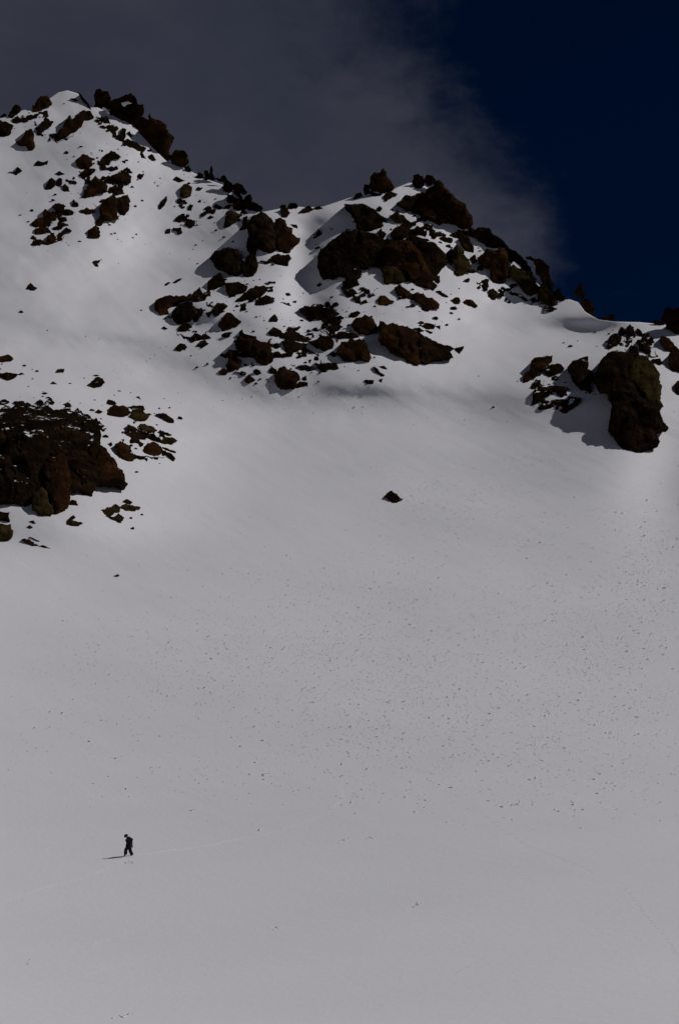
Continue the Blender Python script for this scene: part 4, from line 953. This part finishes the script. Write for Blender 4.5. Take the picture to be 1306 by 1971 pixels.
# ------------------------------------------------------------------ the walking person
def plain(name, c, rough=0.8):
    m, nt, b = new_mat(name); L = nt.links.new
    n = tex(nt, 'ShaderNodeTexNoise', 9.0, 'Object', Detail=4.0)
    L(ramp(nt, n.outputs['Fac'], [(0.3, tuple(x * 0.8 for x in c)), (0.7, tuple(x * 1.2 for x in c))]), b.inputs['Base Color'])
    b.inputs['Roughness'].default_value = rough; b.inputs['Specular IOR Level'].default_value = 0.2
    return m
def skin_body(name, J, E, mat, parent, sub=2):
    fat = {'body': 1.0, 'trousers': 1.12, 'jacket': 1.12, 'boot': 1.5}.get(name, 1.25)
    """joints J: name -> (x, y, z, radius); edges E; one continuous skinned surface"""
    ks = list(J); me = bpy.data.meshes.new(name)
    me.from_pydata([J[k][:3] for k in ks], [(ks.index(a), ks.index(b)) for a, b in E], [])
    o = bpy.data.objects.new(name, me); COL.objects.link(o); o.parent = parent
    o.modifiers.new('Skin', 'SKIN').use_smooth_shade = True
    for i, k in enumerate(ks):
        sv = me.skin_vertices[0].data[i]; r = J[k][3] * fat; sv.radius = (r, r); sv.use_root = (i == 0)
    ss = o.modifiers.new('Subdivision', 'SUBSURF'); ss.levels = sub; ss.render_levels = sub
    me.materials.append(mat); return o
def build_person():
    base = ground(np.array([247.0]), np.array([1647.5]))[0]
    root = bpy.data.objects.new('person', None); COL.objects.link(root); root.location = base - np.array([0, 0, 0.04]); root.scale = (1.03,) * 3
    tag(root, 'person in dark winter clothes trudging left with bowed head across the snow', 'person')
    skin_m = plain('skin', (0.30, 0.17, 0.11), 0.6); jk = plain('navy_jacket_cloth', (0.014, 0.014, 0.024)); tr_ = plain('black_trouser_cloth', (0.010, 0.010, 0.014))
    bt = plain('black_boot_leather', (0.008, 0.008, 0.009)); ct = plain('dark_knit_wool', (0.012, 0.011, 0.013))
    J = {'pelvis': (.06, 0, .86, .11), 'belly': (.10, 0, 1.02, .10), 'chest': (.06, 0, 1.22, .085), 'neck0': (-.04, 0, 1.38, .075), 'neck1': (-.12, 0, 1.44, .055), 'skull': (-.21, 0, 1.53, .098), 'face': (-.255, 0, 1.465, .075), 'nose': (-.335, 0, 1.445, .016),
         'shL': (.02, -.17, 1.33, .045), 'elL': (-.08, -.26, 1.06, .05), 'wrL': (-.17, -.12, 1.14, .034), 'haL': (-.20, -.08, 1.21, .036),
         'shR': (.02, .17, 1.33, .045), 'elR': (-.08, .26, 1.06, .05), 'wrR': (-.17, .12, 1.16, .034), 'haR': (-.20, .08, 1.23, .036),
         'hipL': (.03, -.09, .80, .09), 'knL': (-.19, -.10, .50, .06), 'anL': (-.20, -.10, .09, .042), 'toL': (-.34, -.10, .03, .036),
         'hipR': (.09, .09, .80, .09), 'knR': (.12, .10, .47, .06), 'anR': (.29, .10, .11, .042), 'toR': (.15, .10, .03, .036)}
    E = [('pelvis', 'belly'), ('belly', 'chest'), ('chest', 'neck0'), ('neck0', 'neck1'), ('neck1', 'skull'), ('skull', 'face'), ('face', 'nose')]
    for s in 'LR':
        E += [('chest', 'sh' + s), ('sh' + s, 'el' + s), ('el' + s, 'wr' + s), ('wr' + s, 'ha' + s), ('pelvis', 'hip' + s), ('hip' + s, 'kn' + s), ('kn' + s, 'an' + s), ('an' + s, 'to' + s)]
    # five short fingers on each hand, curled in towards the chest
    for s, sg in (('L', -1), ('R', 1)):
        hx, hy, hz, _ = J['ha' + s]
        for i, (dy, ln) in enumerate(((-.030, .065), (-.010, .075), (.010, .07), (.030, .055))):
            a, b = 'f%s%da' % (s, i), 'f%s%db' % (s, i)
            J[a] = (hx - .035, hy + dy, hz + .035, .009); J[b] = (hx - .025, hy + dy - sg * .005, hz + .035 + ln * .5, .008)
            E += [('ha' + s, a), (a, b)]
        J['th' + s] = (hx + .01, hy - sg * .045, hz + .05, .011); E.append(('ha' + s, 'th' + s))
    skin_body('body', J, E, skin_m, root)
    g = lambda k, dr, **o: (J[k][0] + o.get('dx', 0), J[k][1], J[k][2] + o.get('dz', 0), J[k][3] + dr)
    K = {'belly': g('belly', .145), 'chest': g('chest', .16), 'hem': (.07, 0, .80, .20), 'coll': (-.03, 0, 1.39, .15), 'coll2': (-.13, 0, 1.45, .12)}
    EJ = [('belly', 'chest'), ('belly', 'hem'), ('chest', 'coll'), ('coll', 'coll2')]
    for s in 'LR':
        K['sh' + s] = g('sh' + s, .07); K['el' + s] = g('el' + s, .05); K['wr' + s] = g('wr' + s, .026)
        EJ += [('chest', 'sh' + s), ('sh' + s, 'el' + s), ('el' + s, 'wr' + s)]
    skin_body('jacket', K, EJ, jk, root)
    K = {'pelvis': g('pelvis', .04)}; ET = []
    for s in 'LR':
        K['hip' + s] = g('hip' + s, .055); K['kn' + s] = g('kn' + s, .062); K['an' + s] = g('an' + s, .085, dz=.0)
        ET += [('pelvis', 'hip' + s), ('hip' + s, 'kn' + s), ('kn' + s, 'an' + s)]
    skin_body('trousers', K, ET, tr_, root)
    for s in 'LR':
        K = {'heel': g('an' + s, .03, dx=.03, dz=-.05), 'ankle': g('an' + s, .03, dz=.03), 'toe': g('to' + s, .022)}
        skin_body('boot', K, [('heel', 'ankle'), ('heel', 'toe')], bt, root)
    for s, sg in (('L', -1), ('R', 1)):
        K = {'palm': g('ha' + s, .016), 'cuff': g('wr' + s, .014)}; EG = [('palm', 'cuff')]
        for i in range(4):
            a, b = 'f%s%da' % (s, i), 'f%s%db' % (s, i); K[a] = g(a, .006); K[b] = g(b, .006); EG += [('palm', a), (a, b)]
        K['th'] = g('th' + s, .007); EG.append(('palm', 'th'))
        skin_body('glove', K, EG, ct, root)
    import bmesh
    bm = bmesh.new(); bmesh.ops.create_uvsphere(bm, u_segments=20, v_segments=12, radius=0.15)
    for v in bm.verts:
        x, y, z = v.co; v.co = (x * 1.08 + 0.02 * z, y * 0.92, z * 1.02)
        if v.co.z < -0.055: v.co.z = -0.055; v.co.x *= 0.96; v.co.y *= 0.96
    bmesh.ops.rotate(bm, verts=bm.verts, cent=(0, 0, 0), matrix=__import__('mathutils').Matrix.Rotation(R(-24), 3, 'Y'))
    me = bpy.data.meshes.new('beanie'); bm.to_mesh(me); bm.free(); me.materials.append(ct); me.polygons.foreach_set('use_smooth', [True] * len(me.polygons))
    o = bpy.data.objects.new('beanie', me); COL.objects.link(o); o.parent = root; o.location = (-.195, 0, 1.545)
build_person()
